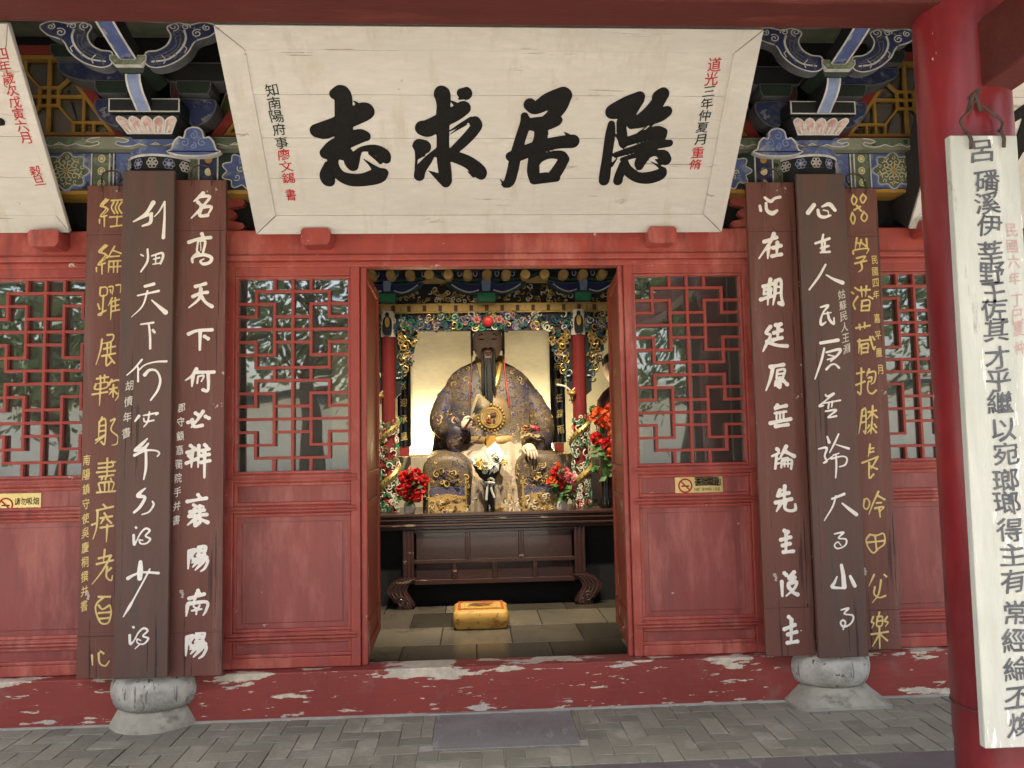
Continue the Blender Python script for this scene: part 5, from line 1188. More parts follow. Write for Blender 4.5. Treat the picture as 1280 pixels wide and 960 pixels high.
# ---- shrine: podium, columns, carved lintel
YSh = 2.78
zp = Z_(610, 640, YSh)-.02
sh = empty('shrine', (.05, 3.4, FZ), 'carved and gilded shrine with dragon columns round the seated statue', 'shrine')
g = MB(); g.box(-1.75, 1.85, 2.62, 4.35, FZ, zp-.004, black); g.box(-1.8, 1.9, YT_+.76, 4.4, zp-.05, zp, lacq); g.build('podium', sh)
zc_top = Z_(486, 390, YSh)
def curls(mb, n, fx, mats, r0, r1, w, rnd):
    for k in range(n):
        o, ux, uy, nn = fx(rnd); r = rnd.uniform(r0, r1); a0 = rnd.uniform(0, 6.28); sg = rnd.choice((-1, 1)); tn = rnd.uniform(.5, 1.25)
        pts = []
        for q in range(12):
            t_ = q/11; rr_ = r*(1-.75*t_); a = a0+sg*t_*tn*6.28; pts.append(o+ux*(rr_*math.cos(a))+uy*(rr_*math.sin(a))+nn*(.006+.010*t_))
        mb.tube(pts, [w*(1-.45*q/11) for q in range(12)], rnd.choice(mats), 5)
for x_ in (X_(486.5, 600, YSh), X_(727, 600, YSh)):
    c = MB(); r = .068; z0 = zp; z1 = zc_top
    c.lathe([(r, 0), (r, z1-z0)], (x_, YSh, z0), shaft, 24); col = c.build('dragon_column', sh, smooth=True)
    b_ = MB(); b_.lathe([(.115, 0), (.12, .02), (.11, .035), (.085, .05)], (x_, YSh, z0), red_orn, 24); b_.build('column_foot', col, smooth=True)
    d = MB(); H1 = Z_(486, 510, YSh)-z0
    pts = []; rad = []
    for q in range(90):
        t_ = q/89; a = 1.2+t_*6.28*2.3; pts.append((x_+(r+.014)*math.cos(a), YSh+(r+.014)*math.sin(a), z0+.10+t_*(H1-.02))); rad.append(.027*(math.sin(math.pi*min(1, .15+t_*.95))**.5)+.008)
    d.tube(pts, rad, goldm, 8)
    for q in range(4, 88, 2):
        p0 = Vector(pts[q]); out_ = Vector((p0.x-x_, p0.y-YSh, 0)).normalized(); d.tube([p0+out_*.02, p0+out_*(rad[q]+.022)+Vector((0, 0, .012))], [.010, .002], jade, 4)
    d.ball(Vector(pts[-1])+Vector((0, -.05, .03)), (.045, .06, .035), goldm, 10, 6)
    for a in (-.5, .5): d.tube(smooth2([tuple(Vector(pts[-1])+Vector((0, -.03, .05))), tuple(Vector(pts[-1])+Vector((a*.12, -.05, .10))), tuple(Vector(pts[-1])+Vector((a*.28, -.03, .12)))], 3), .009, w_orn, 5)
    d.build('carved_dragon', col, smooth=True)
    w_ = MB(); rr = random.Random(int(x_*100))
    def fx(rn, x_=x_, z0=z0):
        a = rn.uniform(math.pi, 2*math.pi); z = z0+.06+rn.random()**1.25*.85; nn = Vector((math.cos(a), math.sin(a), 0)); return Vector((x_, YSh, z))+nn*(r+.012), Vector((-nn.y, nn.x, 0)), Vector((0, 0, 1)), nn
    curls(w_, 190, fx, (w_orn, w_orn, jade, jade, green, red_orn, w_orn), .018, .042, .0062, rr); w_.build('cloud_relief', col)
    w_ = MB(); pz0 = Z_(486, 422, YSh); w_.lathe([(r+.006, 0), (r+.006, z1-pz0)], (x_, YSh, pz0), w_orn, 24, cap=False)
    pf = Plane((x_, YSh-r-.008, pz0), (1, 0, 0), (0, 0, 1)); hz = z1-pz0
    w_.prism(smooth2([(-.035, .02), (.035, .02), (.045, hz*.5), (.03, hz*.72), (0, hz*.78), (-.03, hz*.72), (-.045, hz*.5)], 3, True), pf, 0, .008, dark, black)
    w_.prism(ell(0, hz*.83, .020, .026), pf, 0, .010, dark, hairm); w_.prism(ell(0, hz*.55, .022, .05), pf, .007, .013, goldm)
    w_.build('painted_collar', col)
    # carved bracket under the lintel, both sides
    for s_ in (-1, 1):
        br_ = MB(); rr = random.Random(9)
        def fx(rn, x_=x_, s_=s_):
            u = rn.random(); v = rn.random()*(1-u*.8); return Vector((x_+s_*(r+.03+u*.17), YSh-.02+rn.uniform(-.02, .02), pz0+hz*.3-v*.62)), Vector((1, 0, 0)), Vector((0, 0, 1)), Vector((0, -1, 0))
        zz_ = pz0+hz*.3
        br_.prism([(x_+s_*(r+.0), zz_), (x_+s_*(r+.22), zz_), (x_+s_*(r+.18), zz_-.2), (x_+s_*(r+.06), zz_-.35), (x_+s_*(r+.05), zz_-.62), (x_+s_*r, zz_-.66)], front(YSh), -.02, .01, dark)
        curls(br_, 60, fx, (goldm, w_orn, tealm, goldm, maroon, pink_orn, tealm), .02, .045, .009, rr); br_.build('carved_bracket', sh)
# carved dragon frieze
z_a, z_b = Z_(610, 413, YSh), Z_(610, 392, YSh); z_c = Z_(610, 380, YSh); z_d = Z_(610, 357, YSh); z_e = Z_(610, 349, YSh); z_f = Z_(610, 336, YSh)
g = MB(); g.box(-1.75, 1.85, YSh-.03, YSh+.05, z_a, z_b, dark)
def fx(rn): return Vector((rn.uniform(-1.2, 1.3), YSh-.035, rn.uniform(z_a+.015, z_b-.012))), Vector((1, 0, 0)), Vector((0, 0, 1)), Vector((0, -1, 0))
curls(g, 330, fx, (tealm, tealm, goldm, w_orn, jade, pink_orn, tealm, blue, navy), .022, .055, .0095, random.Random(4))
fr_ = g.build('carved_frieze', sh)
g = MB(); cx_, cz_ = X_(610, 402, YSh-.06), Z_(608, 402, YSh-.06)
g.ball((cx_, YSh-.06, cz_), (.055, .035, .055), red_orn, 16, 10)
for k in (-1, 1):
    for e in range(6): a = e*1.047; g.ball((cx_+k*.11+.025*math.cos(a), YSh-.055, cz_+.02+.025*math.sin(a)), (.02, .015, .02), pink_orn, 8, 5)
    g.ball((cx_+k*.11, YSh-.07, cz_+.02), (.014, .012, .014), red_orn, 8, 5)
g.build('pearl_boss', sh, smooth=True)
# bead course and gold field with bracket clusters
g = MB(); g.box(-1.75, 1.85, YSh-.05, YSh+.05, z_b+.002, z_c, goldm)
for k in range(64): x = -1.5+k*.05; g.box(x, x+.034, YSh-.058, YSh-.05, z_b+.02, z_c-.02, gold_p if k % 3 else maroon)
g.build('bead_course', sh)
g = MB(); g.box(-1.75, 1.85, YSh+.0, YSh+.05, z_c, z_f+.02, gold_p)
def fx(rn): return Vector((rn.uniform(-1.2, 1.3), YSh-.002, rn.uniform(z_c+.02, z_d))), Vector((1, 0, 0)), Vector((0, 0, 1)), Vector((0, -1, 0))
g.box(-1.75, 1.85, YSh-.004, YSh, z_c, z_d+.02, dark)
curls(g, 200, fx, (goldm, goldm, gold_p, w_orn), .015, .03, .007, random.Random(8)); g.build('gilded_field', sh)
for xc in (X_(486, 380, YSh), X_(608, 380, YSh-.1), X_(727, 380, YSh)):
    g = MB(); h = z_f-z_c; cy = YSh-.10
    pl = P_ = front(cy)
    big = abs(xc-.03) < .3; k = 1.0 if not big else 1.15
    Q = lambda pts: [(xc+a*k, z_c+b_*h) for a, b_ in pts]
    g.outl(Q([(-.07, .0), (.07, .0), (.085, .10), (.085, .28), (-.085, .28), (-.085, .10)]), P_, -.08, .01, tealm, jade, .012)
    for s_ in (-1, 1):
        g.outl(smooth2(Q([(s_*.03, .30), (s_*.12, .22), (s_*.22, .30), (s_*.30, .42), (s_*.34, .56), (s_*.22, .56), (s_*.10, .52), (s_*.03, .55)]), 3, True), P_, -.08, 0, tealm, navy, .014)
        g.strip(smooth2(Q([(s_*.06, .34), (s_*.14, .28), (s_*.22, .36), (s_*.29, .50)]), 4), .012, P_, .005, line_w)
        g.outl(smooth2(Q([(s_*.04, .60), (s_*.26, .60), (s_*.40, .70), (s_*.46, .84), (s_*.46, .92), (s_*.04, .92)]), 3, True), front(cy-.06), -.10, 0, tealm, dark, .014)
        for e in range(3): g.outl(ell(xc+s_*(.09+.13*e)*k, z_c+h*.76, .022, .030, 10), front(cy-.062), 0, .008, line_w, navy, .007)
    g.prism(Q([(-.03, .28), (.03, .28), (.04, .56), (.02, .60), (-.02, .60), (-.04, .56)]), front(cy-.04), -.06, .02, tealm, blue_l)
    g.prism(Q([(-.05, .58), (.05, .58), (.06, .95), (-.06, .95)]), front(cy-.08), -.06, .02, navy, navy)
    g.build('bracket_cluster', sh)
g = MB(); g.box(-1.75, 1.85, YSh-.26, YSh+.05, z_f-.065, z_f-.045, tealm); g.box(-1.75, 1.85, YSh-.30, YSh+.05, z_f-.002, z_f+.30, black)
for k in range(30):
    x = -1.6+k*.118
    if k % 1 == 0:
        g.prism(smooth2([(x+.014, z_f+.01), (x+.059, z_f-.05), (x+.104, z_f+.01)], 4), front(YSh-.315), -.01, .006, dark, tealm)
g.build('shrine_eave', sh)
for k in range(13):
    xk = X_(464+24.1*k, 343, YSh-.32); zk = Z_(464+24.1*k, 343-.08*k, YSh-.32)
    g = MB(); fp = front(YSh-.32); g.prism(ell(xk, zk, .046, .046, 18), fp, -.12, 0, gold_p); g.strip(ell(xk, zk, .040, .040, 18), .008, fp, .003, goldm, True)
    g.strip([(xk-.016, zk+.012), (xk+.016, zk+.012), (xk, zk-.018)], .007, fp, .003, ochre, True); g.build('tile_end', sh, bevel=.004)
# back panel of the shrine and the pale cloth
g = MB(); g.box(-1.75, 1.85, 4.30, 4.40, zp, 3.5, wallc); g.build('shrine_back', sh)
bl, brr = at(511, 412, 3.85), at(691, 561, 3.85)
g = MB(); NX, NZ = 30, 26; vs = []
z_t, z_bm = bl.z+.35, at(511, 567, 3.85).z; rn = random.Random(2)
for j in range(NZ+1):
    for i in range(NX+1):
        u, v = i/NX, j/NZ; x = bl.x+(brr.x-bl.x)*u; z = z_t+(z_bm-z_t)*v
        vs.append((x, 3.85+.002*math.sin(9*v*3+u*4)+.002*math.sin(u*13+v*5)+.001*math.sin(u*31-v*19), z))
g.add(vs, [(j*(NX+1)+i, j*(NX+1)+i+1, (j+1)*(NX+1)+i+1, (j+1)*(NX+1)+i) for j in range(NZ) for i in range(NX)], clothc)
bc = g.build('backdrop_cloth', None, smooth=True, loc=((bl.x+brr.x)/2, 3.86, z_bm), angle=180); so_ = bc.modifiers.new('thick', 'SOLIDIFY'); so_.thickness = .006
tag(bc, 'pale cream cloth hanging behind the seated statue', 'backdrop cloth')
g = MB(); g.box(-1.02, .98, 3.53, 4.28, zp+.002, z_bm-.03, wallc); g.build('statue_plinth', sh, bevel=.01)
# ---- black couplets with gilt characters
for (xa_, xb_, ya_, yb_, txt, p0, p1, lab) in ((497, 513.5, 405, 558.5, '天不臥迎承皇', (504, 440), (505, 545), 'black lacquer couplet board with gilt characters left of the seated statue'), (688, 706.5, 405, 553.5, '龍古帝朝任霖雨', (694, 419), (701, 537), 'black lacquer couplet board with gilt characters right of the seated statue')):
    Yc = 3.35; x0, x1 = X_(xa_, 500, Yc), X_(xb_, 500, Yc); z0, z1 = Z_(xa_, yb_, Yc), Z_(xa_, ya_, Yc)
    root = empty('hanging_couplet', ((x0+x1)/2, Yc, z0), lab, 'couplet board')
    g = MB(); n = 8; vs = []
    for z in (z0, z1):
        for k in range(n+1):
            t_ = k/n*2-1; vs.append((x0+(x1-x0)*k/n, Yc-.03*(1-t_*t_), z))
        for k in range(n, -1, -1):
            t_ = k/n*2-1; vs.append((x0+(x1-x0)*k/n, Yc+.02-.03*(1-t_*t_), z))
    m2 = 2*(n+1); g.add(vs, [(i, (i+1) % m2, m2+(i+1) % m2, m2+i) for i in range(m2)]+[tuple(range(m2)), tuple(range(m2, 2*m2))], blackl); g.build('board', root, smooth=True)
    column_text(root, front(Yc-.036), txt, p0, p1, .068, .085, gold_ink, .002, .1)
    g = MB(); g.box((x0+x1)/2-.05, (x0+x1)/2+.05, Yc-.02, Yc+.02, z0-.10, z0-.002, trim_red); g.build('foot_block', root); g = MB(); g.tube([((x0+x1)/2, Yc, z1-.01), ((x0+x1)/2, Yc+.0, z1+.2)], .008, rust); g.build('hanging_rod', root)

# ---- seated statue
YT2 = 3.22
st = empty('seated_statue', (X_(613, 600, YT2), YT2, zp), 'seated bearded statue in dark brocade robe holding a feather fan', 'statue')
MPX = (X_(640, 550, YT2)-X_(600, 550, YT2))/40
cxs = X_(613, 520, YT2)
def lev(y): return Z_(613, y, YT2)
def ringS(xl, xr, y, fd, bd, e=.75, bulge=0):
    z = lev(y) if y < 637 else zp; x0, x1 = X_(xl, y, YT2), X_(xr, y, YT2); c = (x0+x1)/2; w_ = (x1-x0)/2; R_ng = []
    for j in range(64):
        a = 2*math.pi*j/64; ca_, sa_ = math.cos(a), math.sin(a)
        d_ = fd if sa_ < 0 else bd
        R_ng.append((c+w_*math.copysign(abs(ca_)**e, ca_), YT2+d_*math.copysign(abs(sa_)**e, sa_)*(1+bulge*math.cos(14*a)), z))
    return R_ng
g = MB()
rows = [(648, 535, 697, .62, .30, .6), (630, 535, 697, .62, .30, .6), (610, 534, 698, .61, .30, .62), (590, 535, 697, .58, .30, .65), (575, 537, 695, .52, .30, .7), (562, 540, 690, .42, .30, .75), (548, 542, 685, .36, .29, .8), (532, 543, 682, .33, .28, .82), (515, 547, 678, .31, .27, .85), (498, 551, 673, .28, .25, .85), (485, 555, 668, .25, .23, .85), (474, 560, 660, .22, .21, .85), (466, 566, 652, .19, .19, .85), (459, 576, 642, .16, .16, .9), (453, 590, 630, .12, .12, 1), (446, 597, 624, .095, .10, 1)]
for k in range(len(rows)): pass
rows = rows[::1]
low = [ringS(b_, c, a, d, e, f_, .012) for a, b_, c, d, e, f_ in rows[:5]]; hi_ = [ringS(b_, c, a, d, e, f_) for a, b_, c, d, e, f_ in rows[4:]]
g.loft(low, robe_top); g.loft(hi_, robe_top); rob = g.build('robe', st, smooth=True, angle=80)
def yf(x, y):   # front of the robe at a photo point (rough)
    return YT2-.36
# front panels: knees of gold and blue, medallion, collar, belt
for kx in (562, 669):
    g = MB()
    def arch_ring(sc, dy, y_top, x=kx):
        out_ = []
        w_, zt_, zb2 = 28*MPX*sc, lev(y_top), zp+.002
        cx0 = X_(x, 600, YT2)
        for q in range(25):
            a = math.pi*q/24; out_.append((cx0+w_*math.cos(a), YT2-.56+dy, max(zb2, zt_-w_*.85+w_*.85*abs(math.sin(a))**.8)))
        out_ += [(cx0-w_, YT2-.56+dy, zb2), (cx0+w_, YT2-.56+dy, zb2)]
        return out_
    rings = [arch_ring(1.02, .48, 556), arch_ring(1.04, .06, 562), arch_ring(1.02, -.05, 564), arch_ring(.94, -.105, 567), arch_ring(.80, -.128, 573)]
    g.loft(rings, robe_top)
    cx0 = X_(kx, 600, YT2); pk = front(YT2-.56-.128)
    zA, zB, zC = lev(603), lev(614), lev(588)
    w_ = 20*MPX
    g.prism([(cx0-w_, zB), (cx0+w_, zB), (cx0+w_, zA), (cx0-w_, zA)], pk, -.05, .004, robe_blue)
    g.prism([(cx0-w_, zp+.004), (cx0+w_, zp+.004), (cx0+w_, zB-.002), (cx0, zB+.03), (cx0-w_, zB-.002)], pk, -.05, .008, robe_gold)
    def fx(rn, cx0=cx0): return Vector((cx0+rn.uniform(-.10, .10), YT2-.56-.13, rn.uniform(lev(600), lev(582)))), Vector((1, 0, 0)), Vector((0, 0, 1)), Vector((0, -1, 0))
    curls(g, 22, fx, (orn_gold, gold_p, orn_gold), .018, .04, .007, random.Random(kx))
    g.strip([(cx0-.09, lev(577)), (cx0+.06, lev(577))], .022, pk, -.002, goldm)
    def fx(rn, cx0=cx0): return Vector((cx0+rn.uniform(-w_, w_)*.95, YT2-.56-.137, rn.uniform(zp+.02, zB))), Vector((1, 0, 0)), Vector((0, 0, 1)), Vector((0, -1, 0))
    curls(g, 26, fx, (orn_gold, gold_p, ochre, w_orn), .015, .035, .006, random.Random(kx+1))
    for e in (-1, 1): g.strip([(cx0+e*w_*1.04, zp+.004), (cx0+e*w_*1.04, lev(592))], .018, pk, .006, goldm)
    g.build('knee_drapery', st, smooth=True, angle=70)
g = MB(); cxm = X_(613, 600, YT2)
g.loft([[(cxm+u*.30, YT2+y_-.05*math.cos(u*1.4)+.012*math.cos(u*16), z_) for u in np.linspace(-1, 1, 33)]+[(cxm+u*.30, YT2+y_+.3, z_) for u in (1, -1)] for y_, z_ in ((-.28, lev(548)), (-.40, lev(558)), (-.50, lev(572)), (-.56, lev(590)), (-.60, lev(610)), (-.62, zp+.004))], robe_pale)
for q in range(9):      # skirt folds falling between the knees
    u = (q-4)/4; x = cxm+u*.21
    g.tube([(cxm+u*.12, YT2-.36, lev(556)), (x*.6+(cxm+u*.13)*.4, YT2-.53, lev(580)), (x, YT2-.62, lev(605)), (x+u*.03, YT2-.655, zp+.012)], [.012, .028, .036, .04], robe_pale, 8)
g.build('skirt_folds', st, smooth=True)
g = MB(); zc0 = lev(636)
for q in range(40):
    u = -1+2*q/39; g.tube([(cxs+u*.64, YT2-.64-.03*math.cos(u*9), zp+.012), (cxs+u*.64+.01, YT2-.66-.03*math.cos(u*9), zp+.06+.02*math.sin(u*14)), (cxs+u*.64, YT2-.63, zp+.115)], [.022, .020, .008], robe_gold, 6)
g.build('hem', st, smooth=True)
g = MB(); pm = front(YT2-.345); cxm2, czm = X_(614, 522, YT2-.36), Z_(614, 522, YT2-.36)
g.ball((cxm2, YT2-.27, czm), (.22, .085, .24), chest_gold, 24, 14)
g.build('chest_panel', st, smooth=True)
g = MB(); fpm = front(YT2-.358); g.prism(ell(cxm2, czm, .098, .098, 32), fpm, -.03, .004, goldm, chest_gold); g.strip(ell(cxm2, czm, .095, .095, 32), .018, fpm, .010, goldm, True); g.strip(ell(cxm2, czm, .074, .074, 32), .008, fpm, .008, ochre, True)
curls(g, 9, lambda r_: (Vector((cxm2+r_.uniform(-.04, .04), YT2-.366, czm+r_.uniform(-.04, .04))), Vector((1, 0, 0)), Vector((0, 0, 1)), Vector((0, -1, 0))), (red_orn, orn_gold, maroon, goldm), .012, .025, .007, random.Random(3))
for q in range(24): a = q*6.283/24; g.ball((cxm2+.128*math.cos(a), YT2-.35, czm+.128*math.sin(a)), (.013, .010, .013), goldm, 6, 4)
g.build('chest_medallion', st, smooth=True)
g = MB(); zbt = lev(550)
g.tube([(cxs+.30*math.cos(a), YT2-.06-.33*math.sin(a), zbt+.012*math.sin(a*3)) for a in np.linspace(.25, math.pi-.25, 24)], .042, robe_gold, 10)
g.prism([(cxm-.035, lev(578)), (cxm+.035, lev(578)), (cxm+.045, lev(545)), (cxm-.045, lev(545))], front(YT2-.44), -.03, .02, goldm, ochre); g.build('belt', st, smooth=True)
# collar: crossed bands
g = MB()
for s_ in (-1, 1):
    P0 = [(cxs+s_*.115, YT2-.02, lev(448)), (cxs+s_*.095, YT2-.14, lev(462)), (cxs+s_*.055, YT2-.235, lev(480)), (cxs-s_*.015, YT2-.275, lev(500))]
    g.tube(smooth2(P0, 4), [.038]*13, goldm if s_ > 0 else robe_gold, 8)
g.build('collar', st, smooth=True)
# sleeves
def lp(x, y, dY): q = at(x, y, YT2+dY); return (q.x, q.y, q.z)
g = MB(); g.tube(smooth2([lp(571, 476, -.02), lp(558, 502, -.12), lp(551, 528, -.26), lp(562, 537, -.38), lp(580, 530, -.46)], 5), [.03, .055, .075, .09, .10, .108, .112, .115, .115, .115, .115, .11, .11, .11, .115, .12, .12, .12, .115, .11, .10], robe_top, 16)
g.tube(smooth2([lp(573, 532, -.44), lp(570, 545, -.46), lp(568, 558, -.48), lp(572, 566, -.48)], 4), [.09, .10, .11, .11, .10, .09, .085, .08, .07, .06, .05, .04, .03], robe_top, 12); g.build('sleeve', st, smooth=True)
g = MB(); g.tube(smooth2([lp(650, 476, -.02), lp(666, 502, -.12), lp(677, 528, -.26), lp(676, 548, -.40), lp(668, 556, -.54)], 5), [.03, .055, .075, .09, .10, .108, .112, .115, .118, .12, .12, .12, .12, .12, .12, .12, .12, .12, .115, .11, .10], robe_top, 16)
g.tube(smooth2([lp(655, 536, -.46), lp(664, 534, -.50), lp(674, 537, -.50)], 4), .022, red_orn, 8)
g.tube(smooth2([lp(652, 548, -.54), lp(664, 545, -.58), lp(678, 549, -.56)], 4), .022, robe_gold, 8); g.build('sleeve', st, smooth=True)
# brocade: small raised curls laid over the robe and sleeves
from mathutils.bvhtree import BVHTree
bv = []; bf = []
for o_ in [c for c in st.children if c.name.split('.')[0] in ('robe', 'sleeve')]:
    k = len(bv); w0 = wloc(o_); bv += [tuple(v.co+w0) for v in o_.data.vertices]; bf += [[k+i for i in q.vertices] for q in o_.data.polygons]
tree_ = BVHTree.FromPolygons(bv, bf); rn = random.Random(12); g = MB()
for q in range(640):
    x_ = cxs+rn.uniform(-.66, .66); z_ = rn.uniform(lev(572), lev(460)); h_ = tree_.ray_cast(Vector((x_, 1.5, z_)), Vector((0, 1, 0)))
    if h_[0] is None or h_[1].y > -.25: continue
    n_ = h_[1]; ux_ = Vector((0, 0, 1)).cross(n_).normalized()*-1; uy_ = n_.cross(ux_)
    blue_zone = abs(x_-cxs) > .12 and lev(515) < z_ < lev(485) or z_ < lev(556)
    mm_ = rn.choice((orn_blue, navy, orn_blue, orn_gold)) if blue_zone else rn.choice((orn_gold, orn_gold, orn_gold, maroon, navy, robe_gold, dark))
    curls(g, 1, lambda r_: (h_[0]-n_*.0155, ux_, uy_, n_), (mm_,), .02, .05, .0085, rn)
g.build('brocade_ornament', st, smooth=True)
BRO = True
# hands
def hand(c, ux, uy, nrm, curl, sz=.17):
    c, ux, uy, nrm = Vector(c), Vector(ux).normalized(), Vector(uy).normalized(), Vector(nrm).normalized()
    g = MB(); w_ = sz*.26; l_ = sz*.45; th = sz*.12
    rings = []
    for t_, ww, tt in ((0, .7, .8), (.15, .85, 1), (.5, 1, 1.05), (.85, 1, .9), (1, .85, .6)):
        rings.append([c+uy*(t_*l_)+ux*(w_*ww*math.cos(a))+nrm*(th*tt*math.sin(a)) for a in [2*math.pi*j/14 for j in range(14)]])
    g.loft(rings, skin)
    for k, (fx_, fl) in enumerate(((-.75, .80), (-.26, 1.0), (.24, .95), (.72, .74))):
        L = sz*.48*fl; p = c+uy*(l_*.92)+ux*(w_*fx_); d_ = (uy+ux*fx_*.10).normalized(); pts = [p]
        for q, seg in enumerate((.45, .32, .23)):
            ang = curl*(q+.5); dd = d_*math.cos(ang)-nrm*math.sin(ang); pts.append(pts[-1]+dd*L*seg)
        g.tube(smooth2([tuple(q) for q in pts], 3), [sz*.060]*4+[sz*.055]*3+[sz*.050, sz*.046, sz*.034], skin, 8)
    p = c+ux*(w_*.85)+uy*(l_*.25); pts = [p, p+(ux*.7+uy*.6)*sz*.14, p+(ux*.55+uy*1.0)*sz*.24-nrm*.01, p+(ux*.25+uy*1.4)*sz*.30-nrm*.02]
    g.tube(smooth2([tuple(q) for q in pts], 3), [sz*.072]*4+[sz*.062]*3+[sz*.055, sz*.05, sz*.036], skin, 8)
    return g.build('hand', st, smooth=True)
hand(lp(577, 531, -.56), (0, .1, 1), (1, -.25, .10), (-.1, -1, 0), .75, .19)
hand(lp(661, 556, -.66), (-.9, -.2, .0), (.22, -.75, -.62), (.1, -.6, .8), .35, .20)
g = MB(); bv = []; bf = []
for o_ in [c for c in st.children if c.name.split('.')[0] in ('robe', 'knee_drapery', 'skirt_folds')]:
    k = len(bv); w0 = wloc(o_); bv += [tuple(v.co+w0) for v in o_.data.vertices]; bf += [[k+i for i in q.vertices] for q in o_.data.polygons]
tree_ = BVHTree.FromPolygons(bv, bf)
for q in range(260):
    x_ = cxs+rn.uniform(-.68, .70); z_ = rn.uniform(zp+.02, lev(574)); h_ = tree_.ray_cast(Vector((x_, 1.5, z_)), Vector((0, 1, 0)))
    if h_[0] is None or h_[1].y > -.3: continue
    n_ = h_[1]; ux_ = Vector((0, 0, 1)).cross(n_).normalized()*-1; uy_ = n_.cross(ux_)
    low = z_ < lev(612)
    mm_ = rn.choice((gold_p, goldm, ochre, w_orn, orn_gold) if low else ((orn_gold, gold_p, orn_blue) if abs(x_-cxs) > .2 else (gold_p, robe_pale, w_orn)))
    curls(g, 1, lambda r_: (h_[0]-n_*.0145, ux_, uy_, n_), (mm_,), .016, .038, .007, rn)
g.build('skirt_ornament', st, smooth=True)
# feather fan held up to the chest
g = MB()
for k in range(7):
    t_ = (k-3)/3; p0 = Vector(lp(589, 523, -.64)); p1 = Vector(lp(604+t_*5, 500+t_*4.5, -.58)); side = Vector((.35, 0, -.35))
    mid_ = (p0+p1)/2
    g.loft([[p0+Vector((0, -.004*k, 0))+Vector((math.cos(a)*.008, math.sin(a)*.006, 0)) for a in np.linspace(0, 5.5, 8)], [mid_+Vector((math.cos(a)*.026, -.004*k+math.sin(a)*.007, -math.cos(a)*.022)) for a in np.linspace(0, 5.5, 8)], [p1+Vector((math.cos(a)*.024, -.004*k+math.sin(a)*.006, -math.cos(a)*.02)) for a in np.linspace(0, 5.5, 8)], [p1+(p1-p0)*.12+Vector((math.cos(a)*.006, -.004*k+math.sin(a)*.003, 0)) for a in np.linspace(0, 5.5, 8)]], fan_m)
    g.tube([p0+Vector((0, -.012, 0)), mid_+Vector((0, -.022-.004*k, 0)), p1+Vector((0, -.014, 0))], [.004, .004, .002], dark, 5)
g.tube([lp(589, 523, -.65), lp(580, 537, -.63)], .012, lacq, 8); g.build('feather_fan', st, smooth=True)
# head
hx, hz = X_(609.5, 428, YT2-.12), Z_(609.5, 428, YT2-.12); hy = YT2-.10; hw_, hh_, hd_ = .150, .225, .175
def gz(x, s): return math.exp(-(x/s)**2)
def face(p, d):
    x, y, z = (p.x-hx)/hw_, d.y, (p.z-hz)/hh_
    if z < -.2: p.x = hx+(p.x-hx)*(1-.20*(-z-.2)); 
    f_ = max(0, -y)
    push = .040*gz(x, .13)*gz(z+.14, .22)+.020*gz(x, .22)*gz(z+.30, .10)-.016*(gz(x-.40, .18)+gz(x+.40, .18))*gz(z-.10, .09)+.010*(gz(x-.40, .22)+gz(x+.40, .22))*gz(z-.26, .06)
    push += .008*(gz(x-.40, .15)+gz(x+.40, .15))*gz(z-.085, .045)+.012*gz(x, .2)*gz(z+.52, .06)-.008*gz(x, .25)*gz(z+.60, .05)+.018*gz(x, .25)*gz(z+.82, .14)+.012*(gz(x-.55, .2)+gz(x+.55, .2))*gz(z+.22, .2)
    p.y -= push*f_; return p
g = MB(); g.ball((hx, hy, hz), (hw_, hd_, hh_), skin, 64, 56, face)
g.tube([(hx, hy+.01, hz-.14), (hx, YT2-.03, lev(452))], .095, skin, 16)
for s_ in (-1, 1): g.ball((hx+s_*hw_*.97, hy+.03, hz-.02), (.022, .035, .06), skin, 10, 8)
hd = g.build('head', st, smooth=True, angle=180)
g = MB()
for s_ in (-1, 1):
    ex = hx+s_*.060
    g.tube([(ex-.030, hy-.163, hz+.016), (ex, hy-.168, hz+.010), (ex+.030, hy-.160, hz+.016)], [.003, .005, .003], hairm, 6)
    g.tube([(ex-.034, hy-.158, hz+.052+.004*s_), (ex, hy-.166, hz+.064), (ex+.036, hy-.150, hz+.052-.004*s_)], [.003, .006, .003], hairm, 6)
g.build('eyes', hd)
g = MB(); g.ball((hx, hy-.168, hz-.112), (.036, .012, .011), lipm, 12, 8); g.build('lips', hd, smooth=True)
g = MB()
for s_ in (-1, 1): g.tube(smooth2([(hx+s_*.004, hy-.185, hz-.085), (hx+s_*.040, hy-.176, hz-.086), (hx+s_*.058, hy-.165, hz-.125), (hx+s_*.056, hy-.175, hz-.25), (hx+s_*.055, hy-.20, hz-.45), (hx+s_*.062, hy-.215, hz-.62)], 4), [.010, .012, .013, .013, .014, .015, .015, .015, .015, .016, .017, .017, .017, .018, .018, .018, .016, .014, .010, .006, .003], hairm, 8)
rb = random.Random(5)
for q in range(9):
    o_ = rb.uniform(-.026, .026); g.tube(smooth2([(hx+o_*.6, hy-.155, hz-.175), (hx+o_, hy-.19, hz-.30), (hx+o_*1.1, hy-.225, hz-.50), (hx+o_*.9+.006, hy-.25, hz-.72+rb.uniform(0, .06))], 3), [.012]*3+[.015]*3+[.014]*2+[.010, .003], hairm, 6)
g.build('beard', hd, smooth=True)
